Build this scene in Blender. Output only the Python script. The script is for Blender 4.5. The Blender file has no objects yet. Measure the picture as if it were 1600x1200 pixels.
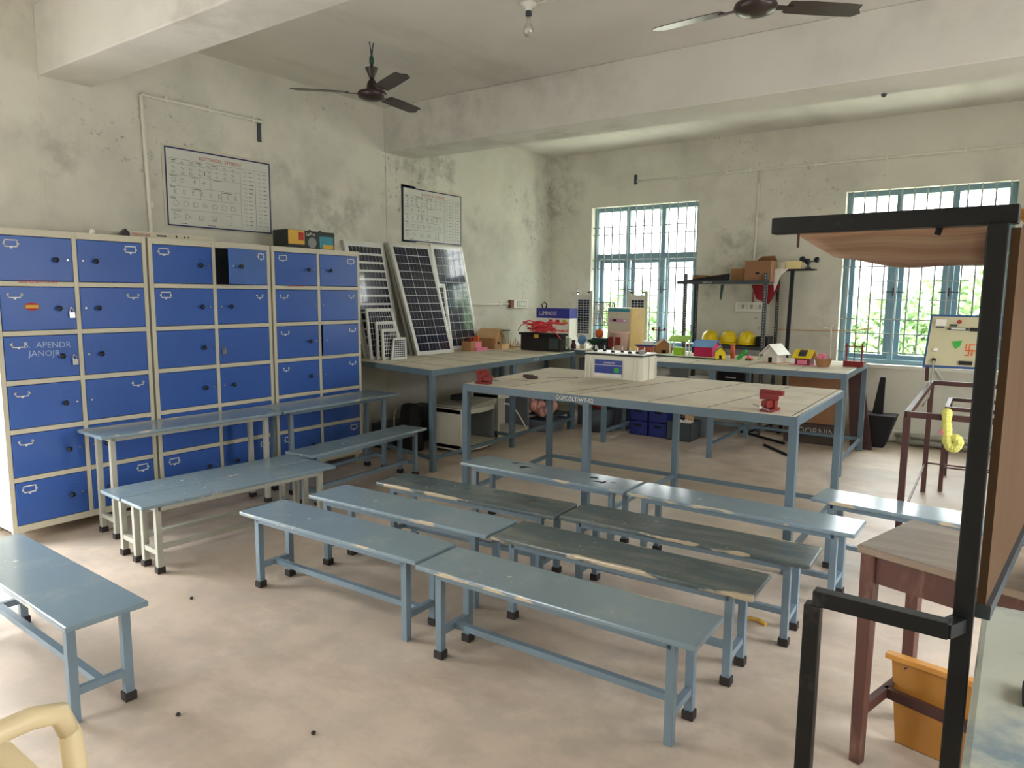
import bpy, bmesh, math, random
from mathutils import Vector, Matrix
random.seed(7)
S = bpy.context.scene
COL = S.collection
PI = math.pi
R = math.radians

# ---------------------------------------------------------------- camera
F_PX, PITCH, ROLL, YAW = 1118.54, 0.124902, 0.0079277, -0.617984
CAM = Vector((0, 0, 1.55))
fw = Vector((math.sin(YAW)*math.cos(PITCH), math.cos(YAW)*math.cos(PITCH), -math.sin(PITCH)))
r0 = Vector((math.cos(YAW), -math.sin(YAW), 0)); u0 = r0.cross(fw)
rt = r0*math.cos(ROLL)+u0*math.sin(ROLL); up = -r0*math.sin(ROLL)+u0*math.cos(ROLL)
cd = bpy.data.cameras.new('camera'); cam = bpy.data.objects.new('camera', cd); COL.objects.link(cam)
m = Matrix.Identity(4)
for i in range(3):
    m[i][0] = rt[i]; m[i][1] = up[i]; m[i][2] = -fw[i]; m[i][3] = CAM[i]
cam.matrix_world = m
cd.sensor_fit = 'HORIZONTAL'; cd.sensor_width = 36; cd.lens = F_PX/1600*36
cd.clip_start = 0.02; cd.clip_end = 200
S.camera = cam

# ---------------------------------------------------------------- world, exposure
W = bpy.data.worlds.new('overcast'); S.world = W; W.use_nodes = True
bg = W.node_tree.nodes['Background']
bg.inputs[0].default_value = (0.97, 0.985, 1.0, 1); bg.inputs[1].default_value = 9.0
_nt = W.node_tree                      # overcast sky: three times brighter overhead than at the horizon
_tc = _nt.nodes.new('ShaderNodeTexCoord'); _sp = _nt.nodes.new('ShaderNodeSeparateXYZ'); _mr = _nt.nodes.new('ShaderNodeMapRange')
_nt.links.new(_tc.outputs['Generated'], _sp.inputs[0]); _nt.links.new(_sp.outputs['Z'], _mr.inputs[0])
_mr.inputs[1].default_value = 0.0; _mr.inputs[2].default_value = 1.0; _mr.inputs[3].default_value = 3.0; _mr.inputs[4].default_value = 18.0
_nt.links.new(_mr.outputs[0], bg.inputs[1])
S.view_settings.view_transform = 'Standard'
S.view_settings.look = 'None'
S.view_settings.exposure = 1.0
S.view_settings.gamma = 1.0
S.view_settings.use_curve_mapping = False
try:
    S.cycles.use_denoising = True
    S.cycles.max_bounces = 12; S.cycles.diffuse_bounces = 8; S.cycles.transparent_max_bounces = 12
    S.cycles.sample_clamp_indirect = 8
except Exception:
    pass

def portal(name, loc, sx, sy, rot):
    l = bpy.data.lights.new(name, 'AREA'); l.shape = 'RECTANGLE'; l.size = sx; l.size_y = sy
    l.cycles.is_portal = True
    o = bpy.data.objects.new(name, l); COL.objects.link(o); o.location = loc; o.rotation_euler = rot
XW, YW, HC = -5.473, 8.6, 3.42          # left wall, back wall, ceiling
XR, YN = 2.4, -2.2                      # right wall, near wall
WINS = [(-4.822, -3.338, 0.84, 2.70), (-1.673, -0.138, 0.82, 2.68)]
NEARW = [(-4.6, -3.2, 0.9, 2.5)]
RIGHTW = [(0.6, 2.2, 0.9, 2.6), (3.4, 5.0, 0.9, 2.6)]  # unseen right-wall openings, added to raise the indoor light
DOORL = (0.05, 1.35, 0.0, 2.35)
for i, (a, b, c, d) in enumerate(WINS):
    portal('sky_portal', ((a+b)/2, YW+0.28, (c+d)/2), b-a, d-c, (R(-90), 0, 0))
for i, (a, b, c, d) in enumerate(RIGHTW):
    portal('sky_portal', (XR+0.28, (a+b)/2, (c+d)/2), d-c, b-a, (0, R(90), 0))
for i, (a, b, c, d) in enumerate(NEARW):
    portal('sky_portal', ((a+b)/2, YN-0.28, (c+d)/2), b-a, d-c, (R(90), 0, 0))
portal('sky_portal', (XW-0.28, (DOORL[0]+DOORL[1])/2, 1.17), 2.35, 1.3, (0, R(-90), 0))

# ---------------------------------------------------------------- materials
def lin(c):
    return tuple(((x/255)/12.92 if x/255 <= 0.04045 else ((x/255+0.055)/1.055)**2.4) for x in c)
def mat(name, rgb, rough=0.6, metal=0.0, var=0.08, scale=6.0, bump=0.0, spec=0.5, coat=0.0):
    M = bpy.data.materials.new(name); M.use_nodes = True
    nt = M.node_tree; b = nt.nodes['Principled BSDF']; c = lin(rgb)
    tc = nt.nodes.new('ShaderNodeTexCoord'); nz = nt.nodes.new('ShaderNodeTexNoise')
    nz.inputs['Scale'].default_value = scale; nz.inputs['Detail'].default_value = 6
    nt.links.new(tc.outputs['Object'], nz.inputs['Vector'])
    rp = nt.nodes.new('ShaderNodeValToRGB')
    rp.color_ramp.elements[0].position = 0.3; rp.color_ramp.elements[1].position = 0.7
    rp.color_ramp.elements[0].color = (*[x*(1-var) for x in c], 1)
    rp.color_ramp.elements[1].color = (*[min(1, x*(1+var)) for x in c], 1)
    nt.links.new(nz.outputs['Fac'], rp.inputs[0]); nt.links.new(rp.outputs[0], b.inputs['Base Color'])
    b.inputs['Roughness'].default_value = rough; b.inputs['Metallic'].default_value = metal
    b.inputs['Specular IOR Level'].default_value = spec
    b.inputs['Coat Weight'].default_value = coat
    if bump:
        bp = nt.nodes.new('ShaderNodeBump'); bp.inputs['Strength'].default_value = bump
        nt.links.new(nz.outputs['Fac'], bp.inputs['Height']); nt.links.new(bp.outputs[0], b.inputs['Normal'])
    return M
def layer(M, rgb, scale, lo, hi, detail=8, seed=0.0, stretch=(1, 1, 1), amount=1.0, rough=None, mask2=None):
    """mix another colour over M's base colour where a noise passes a threshold"""
    nt = M.node_tree; b = nt.nodes['Principled BSDF']
    src = b.inputs['Base Color'].links[0].from_socket
    tc = nt.nodes.new('ShaderNodeTexCoord'); mp = nt.nodes.new('ShaderNodeMapping')
    mp.inputs['Location'].default_value = (seed, seed*1.7, seed*0.6); mp.inputs['Scale'].default_value = stretch
    nz = nt.nodes.new('ShaderNodeTexNoise'); nz.inputs['Scale'].default_value = scale; nz.inputs['Detail'].default_value = detail
    nz.inputs['Roughness'].default_value = 0.65
    nt.links.new(tc.outputs['Object'], mp.inputs[0]); nt.links.new(mp.outputs[0], nz.inputs['Vector'])
    mr = nt.nodes.new('ShaderNodeMapRange'); mr.inputs[1].default_value = lo; mr.inputs[2].default_value = hi
    mr.inputs[4].default_value = amount
    nt.links.new(nz.outputs['Fac'], mr.inputs[0])
    fac = mr.outputs[0]
    if mask2:
        n2 = nt.nodes.new('ShaderNodeTexNoise'); n2.inputs['Scale'].default_value = mask2[0]; n2.inputs['Detail'].default_value = 3
        nt.links.new(mp.outputs[0], n2.inputs['Vector'])
        m2 = nt.nodes.new('ShaderNodeMapRange'); m2.inputs[1].default_value = mask2[1]; m2.inputs[2].default_value = mask2[2]
        nt.links.new(n2.outputs['Fac'], m2.inputs[0])
        mu = nt.nodes.new('ShaderNodeMath'); mu.operation = 'MULTIPLY'
        nt.links.new(fac, mu.inputs[0]); nt.links.new(m2.outputs[0], mu.inputs[1]); fac = mu.outputs[0]
    mx = nt.nodes.new('ShaderNodeMix'); mx.data_type = 'RGBA'
    nt.links.new(fac, mx.inputs[0]); nt.links.new(src, mx.inputs[6]); mx.inputs[7].default_value = (*lin(rgb), 1)
    nt.links.new(mx.outputs[2], b.inputs['Base Color'])
    if rough is not None:
        m3 = nt.nodes.new('ShaderNodeMapRange'); m3.inputs[3].default_value = b.inputs['Roughness'].default_value
        m3.inputs[4].default_value = rough
        nt.links.new(fac, m3.inputs[0]); nt.links.new(m3.outputs[0], b.inputs['Roughness'])
    return M

plaster = mat('whitewashed_plaster', (213, 211, 199), 0.9, var=0.04, scale=2.5, bump=0.12)
layer(plaster, (172, 171, 163), 1.3, 0.48, 0.75, seed=3, amount=0.6)
layer(plaster, (112, 112, 106), 5, 0.46, 0.68, seed=11, amount=0.6, mask2=(0.8, 0.54, 0.68))
layer(plaster, (84, 84, 80), 20, 0.58, 0.66, seed=5, amount=0.55, mask2=(0.9, 0.56, 0.66))
ceilm = mat('ceiling_plaster', (210, 207, 200), 0.9, var=0.04, scale=2.0, bump=0.1)
layer(ceilm, (150, 148, 132), 1.1, 0.50, 0.75, seed=8, amount=0.5, stretch=(1, 0.35, 1))
beamm = mat('beam_plaster', (208, 206, 198), 0.9, var=0.04, scale=2.0, bump=0.1)
layer(beamm, (146, 146, 136), 2.5, 0.46, 0.70, seed=2, amount=0.6, mask2=(0.6, 0.42, 0.62))
reveal = mat('window_reveal_plaster', (222, 222, 212), 0.85, var=0.03)
lowwall = plaster
floorm = mat('dusty_concrete', (197, 181, 164), 0.5, var=0.07, scale=1.6, bump=0.06, spec=0.5)
layer(floorm, (222, 206, 190), 0.9, 0.42, 0.68, seed=4, amount=0.8)
layer(floorm, (150, 130, 114), 2.2, 0.50, 0.72, seed=9, amount=0.65, stretch=(0.6, 1.2, 1))
layer(floorm, (176, 166, 154), 5.0, 0.45, 0.6, seed=13, amount=0.5, rough=0.33)
layer(floorm, (95, 84, 74), 60, 0.72, 0.75, seed=1, amount=0.8)
bluem = mat('blue_grey_enamel', (116, 136, 150), 0.38, var=0.05, scale=3, spec=0.5)
benchtop = mat('worn_blue_grey_enamel', (126, 146, 158), 0.19, var=0.06, scale=2.2)
layer(benchtop, (150, 164, 166), 5, 0.52, 0.75, seed=2, amount=0.6)
layer(benchtop, (196, 186, 166), 38, 0.63, 0.66, seed=3, amount=0.9, mask2=(3.0, 0.52, 0.62), rough=0.7)
benchdark = mat('scuffed_dark_blue_enamel', (78, 92, 96), 0.2, var=0.1, scale=4)
layer(benchdark, (128, 132, 124), 4, 0.48, 0.7, seed=7, amount=0.7, stretch=(0.5, 2, 1))
layer(benchdark, (176, 164, 142), 34, 0.62, 0.66, seed=3, amount=0.9, mask2=(3.0, 0.50, 0.60), rough=0.7)
def edge_wear(M, rgb, y0, y1, scale, lo, hi, stretch=(0.35, 1, 1)):
    """chipped paint that keeps to the long edges of a bench top"""
    nt = M.node_tree; b = nt.nodes['Principled BSDF']; src = b.inputs['Base Color'].links[0].from_socket
    tc = nt.nodes.new('ShaderNodeTexCoord'); mp = nt.nodes.new('ShaderNodeMapping'); mp.inputs['Scale'].default_value = stretch
    nz = nt.nodes.new('ShaderNodeTexNoise'); nz.inputs['Scale'].default_value = scale; nz.inputs['Detail'].default_value = 8
    oi = nt.nodes.new('ShaderNodeObjectInfo'); ad = nt.nodes.new('ShaderNodeVectorMath'); ad.operation = 'ADD'
    nt.links.new(tc.outputs['Object'], ad.inputs[0]); nt.links.new(oi.outputs['Location'], ad.inputs[1])
    nt.links.new(ad.outputs[0], mp.inputs[0]); nt.links.new(mp.outputs[0], nz.inputs['Vector'])
    sp = nt.nodes.new('ShaderNodeSeparateXYZ'); nt.links.new(tc.outputs['Object'], sp.inputs[0])
    ab = nt.nodes.new('ShaderNodeMath'); ab.operation = 'ABSOLUTE'; nt.links.new(sp.outputs['Y'], ab.inputs[0])
    m1 = nt.nodes.new('ShaderNodeMapRange'); m1.inputs[1].default_value = y0; m1.inputs[2].default_value = y1; m1.inputs[3].default_value = -0.2; m1.inputs[4].default_value = 0.08
    nt.links.new(ab.outputs[0], m1.inputs[0])
    su = nt.nodes.new('ShaderNodeMath'); su.operation = 'ADD'; nt.links.new(nz.outputs['Fac'], su.inputs[0]); nt.links.new(m1.outputs[0], su.inputs[1])
    m2 = nt.nodes.new('ShaderNodeMapRange'); m2.inputs[1].default_value = lo; m2.inputs[2].default_value = hi
    nt.links.new(su.outputs[0], m2.inputs[0])
    mx = nt.nodes.new('ShaderNodeMix'); mx.data_type = 'RGBA'; nt.links.new(m2.outputs[0], mx.inputs[0]); nt.links.new(src, mx.inputs[6])
    mx.inputs[7].default_value = (*lin(rgb), 1); nt.links.new(mx.outputs[2], b.inputs['Base Color'])
edge_wear(benchtop, (196, 184, 160), 0.10, 0.142, 9, 0.63, 0.66)
edge_wear(benchdark, (186, 172, 146), 0.09, 0.142, 8, 0.625, 0.65)
legpale = mat('pale_grey_enamel', (172, 172, 160), 0.45, var=0.05)
rubber = mat('rubber_shoe', (48, 42, 40), 0.8)
tblue = mat('table_frame_blue', (94, 114, 126), 0.45, var=0.06, scale=4)
ply = mat('dusty_plywood', (206, 198, 180), 0.8, var=0.07, scale=3, bump=0.05)
layer(ply, (150, 138, 118), 2.2, 0.52, 0.75, seed=6, amount=0.6)
seamm = mat('plank_gap', (70, 62, 52), 0.9)
lblue = mat('locker_blue', (50, 92, 172), 0.32, var=0.05, scale=2.5)
lblue2 = mat('locker_blue_door_open', (58, 100, 172), 0.6, var=0.05)
livory = mat('locker_ivory', (200, 196, 176), 0.45, var=0.04)
ldark = mat('near_black', (18, 22, 26), 0.9)  # dark fill for shaded openings, also small black bits
chrome = mat('chrome', (200, 200, 200), 0.18, metal=1.0, var=0.02)
black = mat('black_plastic', (24, 24, 26), 0.35)
blackm = mat('black_paint', (15, 16, 17), 0.5, var=0.2, spec=0.35)
layer(blackm, (120, 116, 108), 5, 0.60, 0.75, seed=4, amount=0.35)
white = mat('white_plastic', (232, 230, 222), 0.4, var=0.02)
offw = mat('pvc_conduit', (222, 220, 206), 0.5, var=0.03)
winb = mat('window_frame_blue', (112, 142, 156), 0.5, var=0.06)
barm = mat('window_bar', (150, 158, 160), 0.5, var=0.05)
brown = mat('fan_brown', (52, 38, 34), 0.32, var=0.1)
alum = mat('aluminium_frame', (206, 206, 198), 0.35, metal=0.3, var=0.03)
cellm = mat('solar_cell', (26, 32, 54), 0.12, var=0.25, scale=9, coat=0.6)
sheet = mat('panel_backsheet', (220, 222, 224), 0.15, coat=0.6, var=0.02)
red = mat('red_paint', (128, 28, 24), 0.6, var=0.1)
redc = mat('red_cable_pvc', (226, 70, 76), 0.4)
navy = mat('navy_print', (32, 38, 96), 0.5)
ink = mat('black_print', (52, 54, 62), 0.6)
redink = mat('red_print', (176, 44, 40), 0.6)
posterm = mat('poster_paper', (206, 208, 200), 0.35, var=0.03)
cardb = mat('cardboard', (170, 126, 84), 0.85, var=0.06)
cardd = mat('brown_cardboard', (146, 106, 76), 0.85, var=0.08)
lbrown = mat('balsa_wood', (206, 170, 124), 0.7, var=0.08)
redwood = mat('red_brown_paint', (94, 60, 52), 0.5, var=0.1, scale=4)
layer(redwood, (172, 128, 112), 9, 0.55, 0.72, seed=5, amount=0.6, stretch=(1, 1, 0.3))
woodtop = mat('weathered_wood', (150, 132, 116), 0.5, var=0.1, scale=3)
layer(woodtop, (178, 166, 148), 4, 0.5, 0.7, seed=5, amount=0.8, stretch=(0.4, 3, 1))
angle = mat('brown_angle_iron', (72, 42, 38), 0.5, var=0.12)
plyb = mat('brown_ply_board', (92, 70, 50), 0.9, var=0.1, scale=1.5, spec=0.15)
layer(plyb, (74, 56, 40), 2.0, 0.5, 0.75, seed=5, amount=0.6, stretch=(4, 4, 0.3))
plyhood = mat('raw_ply_sheet', (164, 128, 102), 0.8, var=0.08, scale=2)
layer(plyhood, (206, 178, 146), 2.0, 0.45, 0.7, seed=1, amount=0.8, stretch=(0.5, 3, 1))
yellow = mat('helmet_yellow', (236, 208, 30), 0.3, var=0.03)
yboard = mat('yellow_board', (166, 112, 38), 0.45, var=0.06)
cream = mat('cream_plastic', (226, 208, 166), 0.3, var=0.03)
layer(cream, (206, 120, 60), 1.2, 0.58, 0.72, seed=2, amount=0.5)  # orange patches stand for light glowing through the plastic
pink = mat('magenta_paper', (206, 30, 92), 0.6)
lpink = mat('pink_paint', (226, 130, 158), 0.6)
sky = mat('light_blue_paper', (120, 168, 226), 0.6)
lime = mat('lime_paper', (150, 196, 40), 0.6)
dkgreen = mat('dark_green', (30, 74, 56), 0.6)
green = mat('green_plastic', (50, 170, 60), 0.5)
orange = mat('orange_plastic', (224, 104, 50), 0.5)
teal = mat('teal_print', (50, 140, 160), 0.5)
grey = mat('grey_steel', (134, 138, 138), 0.45, var=0.05)
dgrey = mat('dark_steel', (58, 66, 70), 0.5, var=0.1)
cabg = mat('grey_cabinet', (110, 114, 122), 0.5)
coolm = mat('cooler_plastic', (206, 204, 188), 0.5, var=0.05)
bluec = mat('blue_crate', (24, 40, 110), 0.5)
oldtop = mat('worn_table_enamel', (168, 172, 158), 0.5, var=0.08, scale=3)
layer(oldtop, (106, 126, 136), 2.2, 0.55, 0.68, seed=6, amount=0.9)
layer(oldtop, (196, 194, 176), 6, 0.55, 0.7, seed=9, amount=0.7)
trainer = mat('trainer_board', (196, 190, 156), 0.5, var=0.03)
bounce_ground = mat('pale_bounce_ground', (206, 204, 186), 0.9, var=0.1, scale=0.6)  # bare pale ground tone, set bright to bounce daylight onto the ceiling
leaf = mat('tree_leaves', (128, 158, 108), 0.9, var=0.12, scale=1.2)
shadem = mat('sunshade_paint', (150, 168, 96), 0.8)
ypaint = mat('yellow_print', (214, 170, 60), 0.5)
cloth = mat('red_cloth', (140, 22, 34), 0.8)
wcloth = mat('white_cloth', (226, 222, 214), 0.8)
tarp = mat('black_cloth', (20, 20, 22), 0.75)
dusty = mat('dusty_black_cloth', (50, 44, 40), 0.8)
straw = mat('garland_yellow', (212, 210, 110), 0.7)
ivorybox = mat('ivory_box', (226, 208, 150), 0.6)
def glassmat(name, tint, refl=0.06, frost=0.0):
    M = bpy.data.materials.new(name); M.use_nodes = True; nt = M.node_tree; nt.nodes.clear()
    out = nt.nodes.new('ShaderNodeOutputMaterial'); mix = nt.nodes.new('ShaderNodeMixShader')
    t = nt.nodes.new('ShaderNodeBsdfTransparent'); g = nt.nodes.new('ShaderNodeBsdfGlossy')
    t.inputs[0].default_value = (*tint, 1); g.inputs['Roughness'].default_value = 0.05
    mix.inputs[0].default_value = refl
    nt.links.new(t.outputs[0], mix.inputs[1]); nt.links.new(g.outputs[0], mix.inputs[2]); nt.links.new(mix.outputs[0], out.inputs[0])
    return M
glass = glassmat('window_glass', (0.95, 0.98, 0.96))
clearp = glassmat('clear_plastic', (0.8, 0.86, 0.84), 0.15)
bulbg = glassmat('bulb_glass', (0.9, 0.9, 0.88), 0.25)

# ---------------------------------------------------------------- mesh helpers
class MB:
    def __init__(s): s.v = []; s.f = []; s.m = []; s.cur = 0
    def add(s, vs, fs):
        n = len(s.v); s.v += [Vector(v) for v in vs]; s.f += [tuple(i+n for i in f) for f in fs]; s.m += [s.cur]*len(fs); return s
    def box(s, x0, x1, y0, y1, z0, z1):
        return s.add([(x, y, z) for z in (z0, z1) for y in (y0, y1) for x in (x0, x1)],
                     [(0, 2, 3, 1), (4, 5, 7, 6), (0, 1, 5, 4), (2, 6, 7, 3), (0, 4, 6, 2), (1, 3, 7, 5)])
    def hexa(s, b, t):      # bottom quad, top quad (both counter-clockwise from above)
        return s.add(list(b)+list(t), [(3, 2, 1, 0), (4, 5, 6, 7), (0, 1, 5, 4), (1, 2, 6, 5), (2, 3, 7, 6), (3, 0, 4, 7)])
    def quad(s, a, b, c, d): return s.add([a, b, c, d], [(0, 1, 2, 3)])
    def slab(s, q, n, t):   # quad q given a thickness t along n
        n = Vector(n).normalized()*t; q = [Vector(p) for p in q]
        return s.add(q+[p+n for p in q], [(3, 2, 1, 0), (4, 5, 6, 7), (0, 1, 5, 4), (1, 2, 6, 5), (2, 3, 7, 6), (3, 0, 4, 7)])
    def bar(s, p, q, w, h=None, ref=(0, 0, 1)):
        p = Vector(p); q = Vector(q); h = h or w; d = (q-p).normalized(); ref = Vector(ref)
        if abs(d.dot(ref)) > 0.95: ref = Vector((0, 1, 0))
        a = d.cross(ref).normalized()*w/2; b = a.cross(d).normalized()*h/2
        return s.add([p-a-b, p+a-b, p+a+b, p-a+b, q-a-b, q+a-b, q+a+b, q-a+b],
                     [(0, 1, 2, 3), (7, 6, 5, 4), (0, 4, 5, 1), (1, 5, 6, 2), (2, 6, 7, 3), (3, 7, 4, 0)])
    def tube(s, pts, r, n=8, rs=None):
        pts = [Vector(p) for p in pts]; k = len(pts); vs = []; ref = Vector((0, 0, 1))
        for i, p in enumerate(pts):
            d = (pts[min(i+1, k-1)]-pts[max(i-1, 0)]).normalized()
            rf = ref if abs(d.dot(ref)) < 0.95 else Vector((1, 0, 0))
            a = d.cross(rf).normalized(); b = a.cross(d).normalized(); rr = rs[i] if rs else r
            vs += [p+a*math.cos(2*PI*j/n)*rr+b*math.sin(2*PI*j/n)*rr for j in range(n)]
        fs = [(i*n+j, i*n+(j+1) % n, (i+1)*n+(j+1) % n, (i+1)*n+j) for i in range(k-1) for j in range(n)]
        fs += [tuple(range(n))[::-1], tuple(range((k-1)*n, k*n))]
        return s.add(vs, fs)
    def lathe(s, prof, c=(0, 0, 0), n=20, sx=1, sy=1, half=2*PI):
        c = Vector(c); vs = [c+Vector((r*math.cos(2*PI*j/n)*sx, r*math.sin(2*PI*j/n)*sy, z)) for r, z in prof for j in range(n)]
        k = len(prof); fs = [(i*n+j, i*n+(j+1) % n, (i+1)*n+(j+1) % n, (i+1)*n+j) for i in range(k-1) for j in range(n)]
        if prof[0][0] > 1e-5: fs.append(tuple(range(n))[::-1])
        if prof[-1][0] > 1e-5: fs.append(tuple(range((k-1)*n, k*n)))
        return s.add(vs, fs)
    def ball(s, c, r, n=12, sx=1, sy=1, sz=1):
        k = 8
        return s.lathe([(max(1e-6, r*math.sin(PI*i/k)), -r*math.cos(PI*i/k)*sz) for i in range(k+1)], c, n, sx, sy)
    def prism(s, poly, axis, a, b):     # polygon in the two other axes, extruded a..b along axis
        n = len(poly)
        def P(u, v, w): return {'x': (w, u, v), 'y': (u, w, v), 'z': (u, v, w)}[axis]
        return s.add([P(u, v, a) for u, v in poly]+[P(u, v, b) for u, v in poly],
                     [tuple(range(n))[::-1], tuple(range(n, 2*n))]+[(i, (i+1) % n, n+(i+1) % n, n+i) for i in range(n)])
    def rot(s, M):
        s.v = [M @ v for v in s.v]; return s
    def build(s, name, mt, parent=None, local=False, smooth=False, bevel=0, label=None):
        root = parent
        while root is not None and root.parent is not None: root = root.parent
        vs = s.v
        if root is not None and not local:
            inv = root.matrix_basis.inverted(); vs = [inv @ v for v in vs]
        me = bpy.data.meshes.new(name); me.from_pydata([tuple(v) for v in vs], [], s.f)
        bm = bmesh.new(); bm.from_mesh(me); bmesh.ops.recalc_face_normals(bm, faces=bm.faces)
        bm.to_mesh(me); bm.free()
        mts = mt if isinstance(mt, (list, tuple)) else [mt]
        for x in mts: me.materials.append(x)
        if len(mts) > 1 and len(s.m) == len(me.polygons):
            for p, i in zip(me.polygons, s.m): p.material_index = i
        if smooth: me.polygons.foreach_set('use_smooth', [len(p.vertices) <= 4 for p in me.polygons])
        o = bpy.data.objects.new(name, me); COL.objects.link(o)
        if parent is not None: o.parent = parent
        if bevel:
            bv = o.modifiers.new('bevel', 'BEVEL'); bv.width = bevel; bv.segments = 2; bv.limit_method = 'ANGLE'
        if label: o['label'] = label
        return o
def tag(o, label, cat, group=None):
    o['label'] = label; o['category'] = cat
    if group: o['group'] = group
    return o
def thing(name, label, cat, loc=(0, 0, 0), rotz=0.0, group=None):
    o = bpy.data.objects.new(name, None); COL.objects.link(o)
    o.empty_display_size = 0.1
    o.matrix_basis = Matrix.Translation(Vector(loc)) @ Matrix.Rotation(rotz, 4, 'Z')
    return tag(o, label, cat, group)
def struct(o): o['kind'] = 'structure'; return o
def dup(root, loc, rotz, label, group=None):
    r = root.copy(); COL.objects.link(r); r.matrix_basis = Matrix.Translation(Vector(loc)) @ Matrix.Rotation(rotz, 4, 'Z')
    r['label'] = label
    if group: r['group'] = group
    for ch in list(root.children):
        c = ch.copy(); COL.objects.link(c); c.parent = r
        for g in ch.children:
            d = g.copy(); COL.objects.link(d); d.parent = c
    return r
def text(s, size, o, right, upv, mt, parent, name='lettering', local=False, sx=1.0, off=0.0015):
    cu = bpy.data.curves.new('t', 'FONT'); cu.body = s; cu.size = size; cu.resolution_u = 2
    cu.offset = 0.0
    ob = bpy.data.objects.new('t', cu); COL.objects.link(ob)
    bpy.context.view_layer.update()
    me = bpy.data.meshes.new_from_object(ob.evaluated_get(bpy.context.evaluated_depsgraph_get()))
    bpy.data.objects.remove(ob)
    right = Vector(right).normalized(); upv = Vector(upv).normalized(); n = right.cross(upv)
    b = MB(); b.add([Vector(o)+right*v.co.x*sx+upv*v.co.y+n*off for v in me.vertices], [tuple(p.vertices) for p in me.polygons])
    bpy.data.meshes.remove(me)
    return b.build(name, mt, parent, local=local)

# ================================================================ the room
T = 0.24
fl = MB().box(XW-T, XR+T, YN-T, YW+T, -0.12, 0).build('floor', floorm); struct(fl)
ce = MB().box(XW-T, XR+T, YN-T, YW+T, HC, HC+0.15).build('ceiling', ceilm); struct(ce)
def wall_with_holes(name, axis, a0, a1, p0, p1, holes, mt):
    b = MB(); cuts = sorted(holes)
    def bx(u0, u1, z0, z1):
        if u1-u0 < 1e-4 or z1-z0 < 1e-4: return
        if axis == 'x': b.box(u0, u1, p0, p1, z0, z1)
        else: b.box(p0, p1, u0, u1, z0, z1)
    u = a0
    for (h0, h1, z0, z1) in cuts:
        bx(u, h0, 0, HC); bx(h0, h1, 0, z0); bx(h0, h1, z1, HC); u = h1
    bx(u, a1, 0, HC)
    return struct(b.build(name, mt))
wall_with_holes('wall_back', 'x', XW-T, XR+T, YW, YW+T, WINS, plaster)
wall_with_holes('wall_near', 'x', XW-T, XR+T, YN-T, YN, NEARW, plaster)
wall_with_holes('wall_left', 'y', YN, YW, XW-T, XW, [DOORL], plaster)
wall_with_holes('wall_right', 'y', YN, YW, XR, XR+T, RIGHTW, plaster)
struct(MB().box(XW, XR, 5.40, 5.86, 2.98, HC).build('beam_1', beamm, bevel=0.008))
struct(MB().box(XW, XR, 2.22, 2.56, 2.97, HC).build('beam_2', beamm, bevel=0.008))
# shallow concrete pillars in the left wall under the beams
struct(MB().box(XW, XW+0.006, 5.42, 5.86, 0, 2.98).build('pillar_1', plaster))
struct(MB().box(XW, XW+0.006, 2.22, 2.56, 0, 2.97).build('pillar_2', plaster))
struct(MB().box(-1.70, XR, YW-0.05, YW, 0, 0.14).build('baseboard_back', plaster, bevel=0.02))
# mortar sills of the back windows
for k, (a, b, c, d) in enumerate(WINS):
    struct(MB().box(a-0.02, b+0.06, YW-0.015, YW+T, c-0.035, c+0.005).build('trim_%d' % (k+1), reveal, bevel=0.004))

def window(k, a, b, c, d):
    y0, y1 = YW+0.10, YW+0.15
    w = b-a; st = 0.055; tz = c+(d-c)*0.655
    f = MB()
    f.box(a, a+st, y0, y1, c, d).box(b-st, b, y0, y1, c, d).box(a+st, b-st, y0, y1, d-st, d).box(a+st, b-st, y0, y1, c, c+st)
    mull = [a+w/3, a+2*w/3]
    for x in mull: f.box(x-0.028, x+0.028, y0, y1, c+st, d-st)
    f.box(a+st, b-st, y0-0.001, y1+0.001, tz-0.035, tz+0.035)
    F = f.build('window_%d' % k, winb, bevel=0.003); struct(F)
    xs = [a]+mull+[b]
    for i in range(3):
        l = xs[i]+(st if i == 0 else 0.028); r = xs[i+1]-(st if i == 2 else 0.028)
        cs = MB(); q0, q1 = YW+0.152, YW+0.185; z0, z1 = c+st, tz-0.035; g = 0.05
        cs.box(l, l+g, q0, q1, z0, z1).box(r-g, r, q0, q1, z0, z1).box(l+g, r-g, q0, q1, z0, z0+g).box(l+g, r-g, q0, q1, z1-g, z1)
        cs.build('casement', winb, F)
        MB().quad((l, YW+0.17, z0), (r, YW+0.17, z0), (r, YW+0.17, z1), (l, YW+0.17, z1)).build('window_pane', glass, F)
        MB().quad((l, YW+0.13, tz+0.035), (r, YW+0.13, tz+0.035), (r, YW+0.13, d-st), (l, YW+0.13, d-st)).build('window_pane', glass, F)
    for x in mull:
        h = MB().box(x-0.10, x+0.10, YW+0.085, YW+0.097, c+0.78, c+0.79).box(x-0.008, x+0.008, YW+0.07, YW+0.098, c+0.74, c+0.83)
        h.build('window_stay', dgrey, F)
    g = MB(); yb = YW+0.05; n = 13
    zz = [c+0.23, c+0.44, c+0.56, c+1.02, c+1.13, c+1.52, c+1.63]
    zz = [c+0.13, c+0.335, c+0.49, c+1.055, c+1.17, d-0.36, d-0.26]
    px = [a+w*(i+0.5)/n for i in range(n)]
    for i, x in enumerate(px): g.tube([(x, yb, c+0.10 if i % 4 == 3 else c+0.13), (x, yb, d)], 0.0085, 6)
    for z in zz: g.tube([(a, yb+0.006, z), (b, yb+0.006, z)], 0.007, 6)
    for cx in mull:
        for z in (c+0.70, c+0.90): g.tube([(cx-0.17, yb+0.006, z), (cx+0.17, yb+0.006, z)], 0.007, 6)
    g.build('grille', barm, F, smooth=True)
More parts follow.
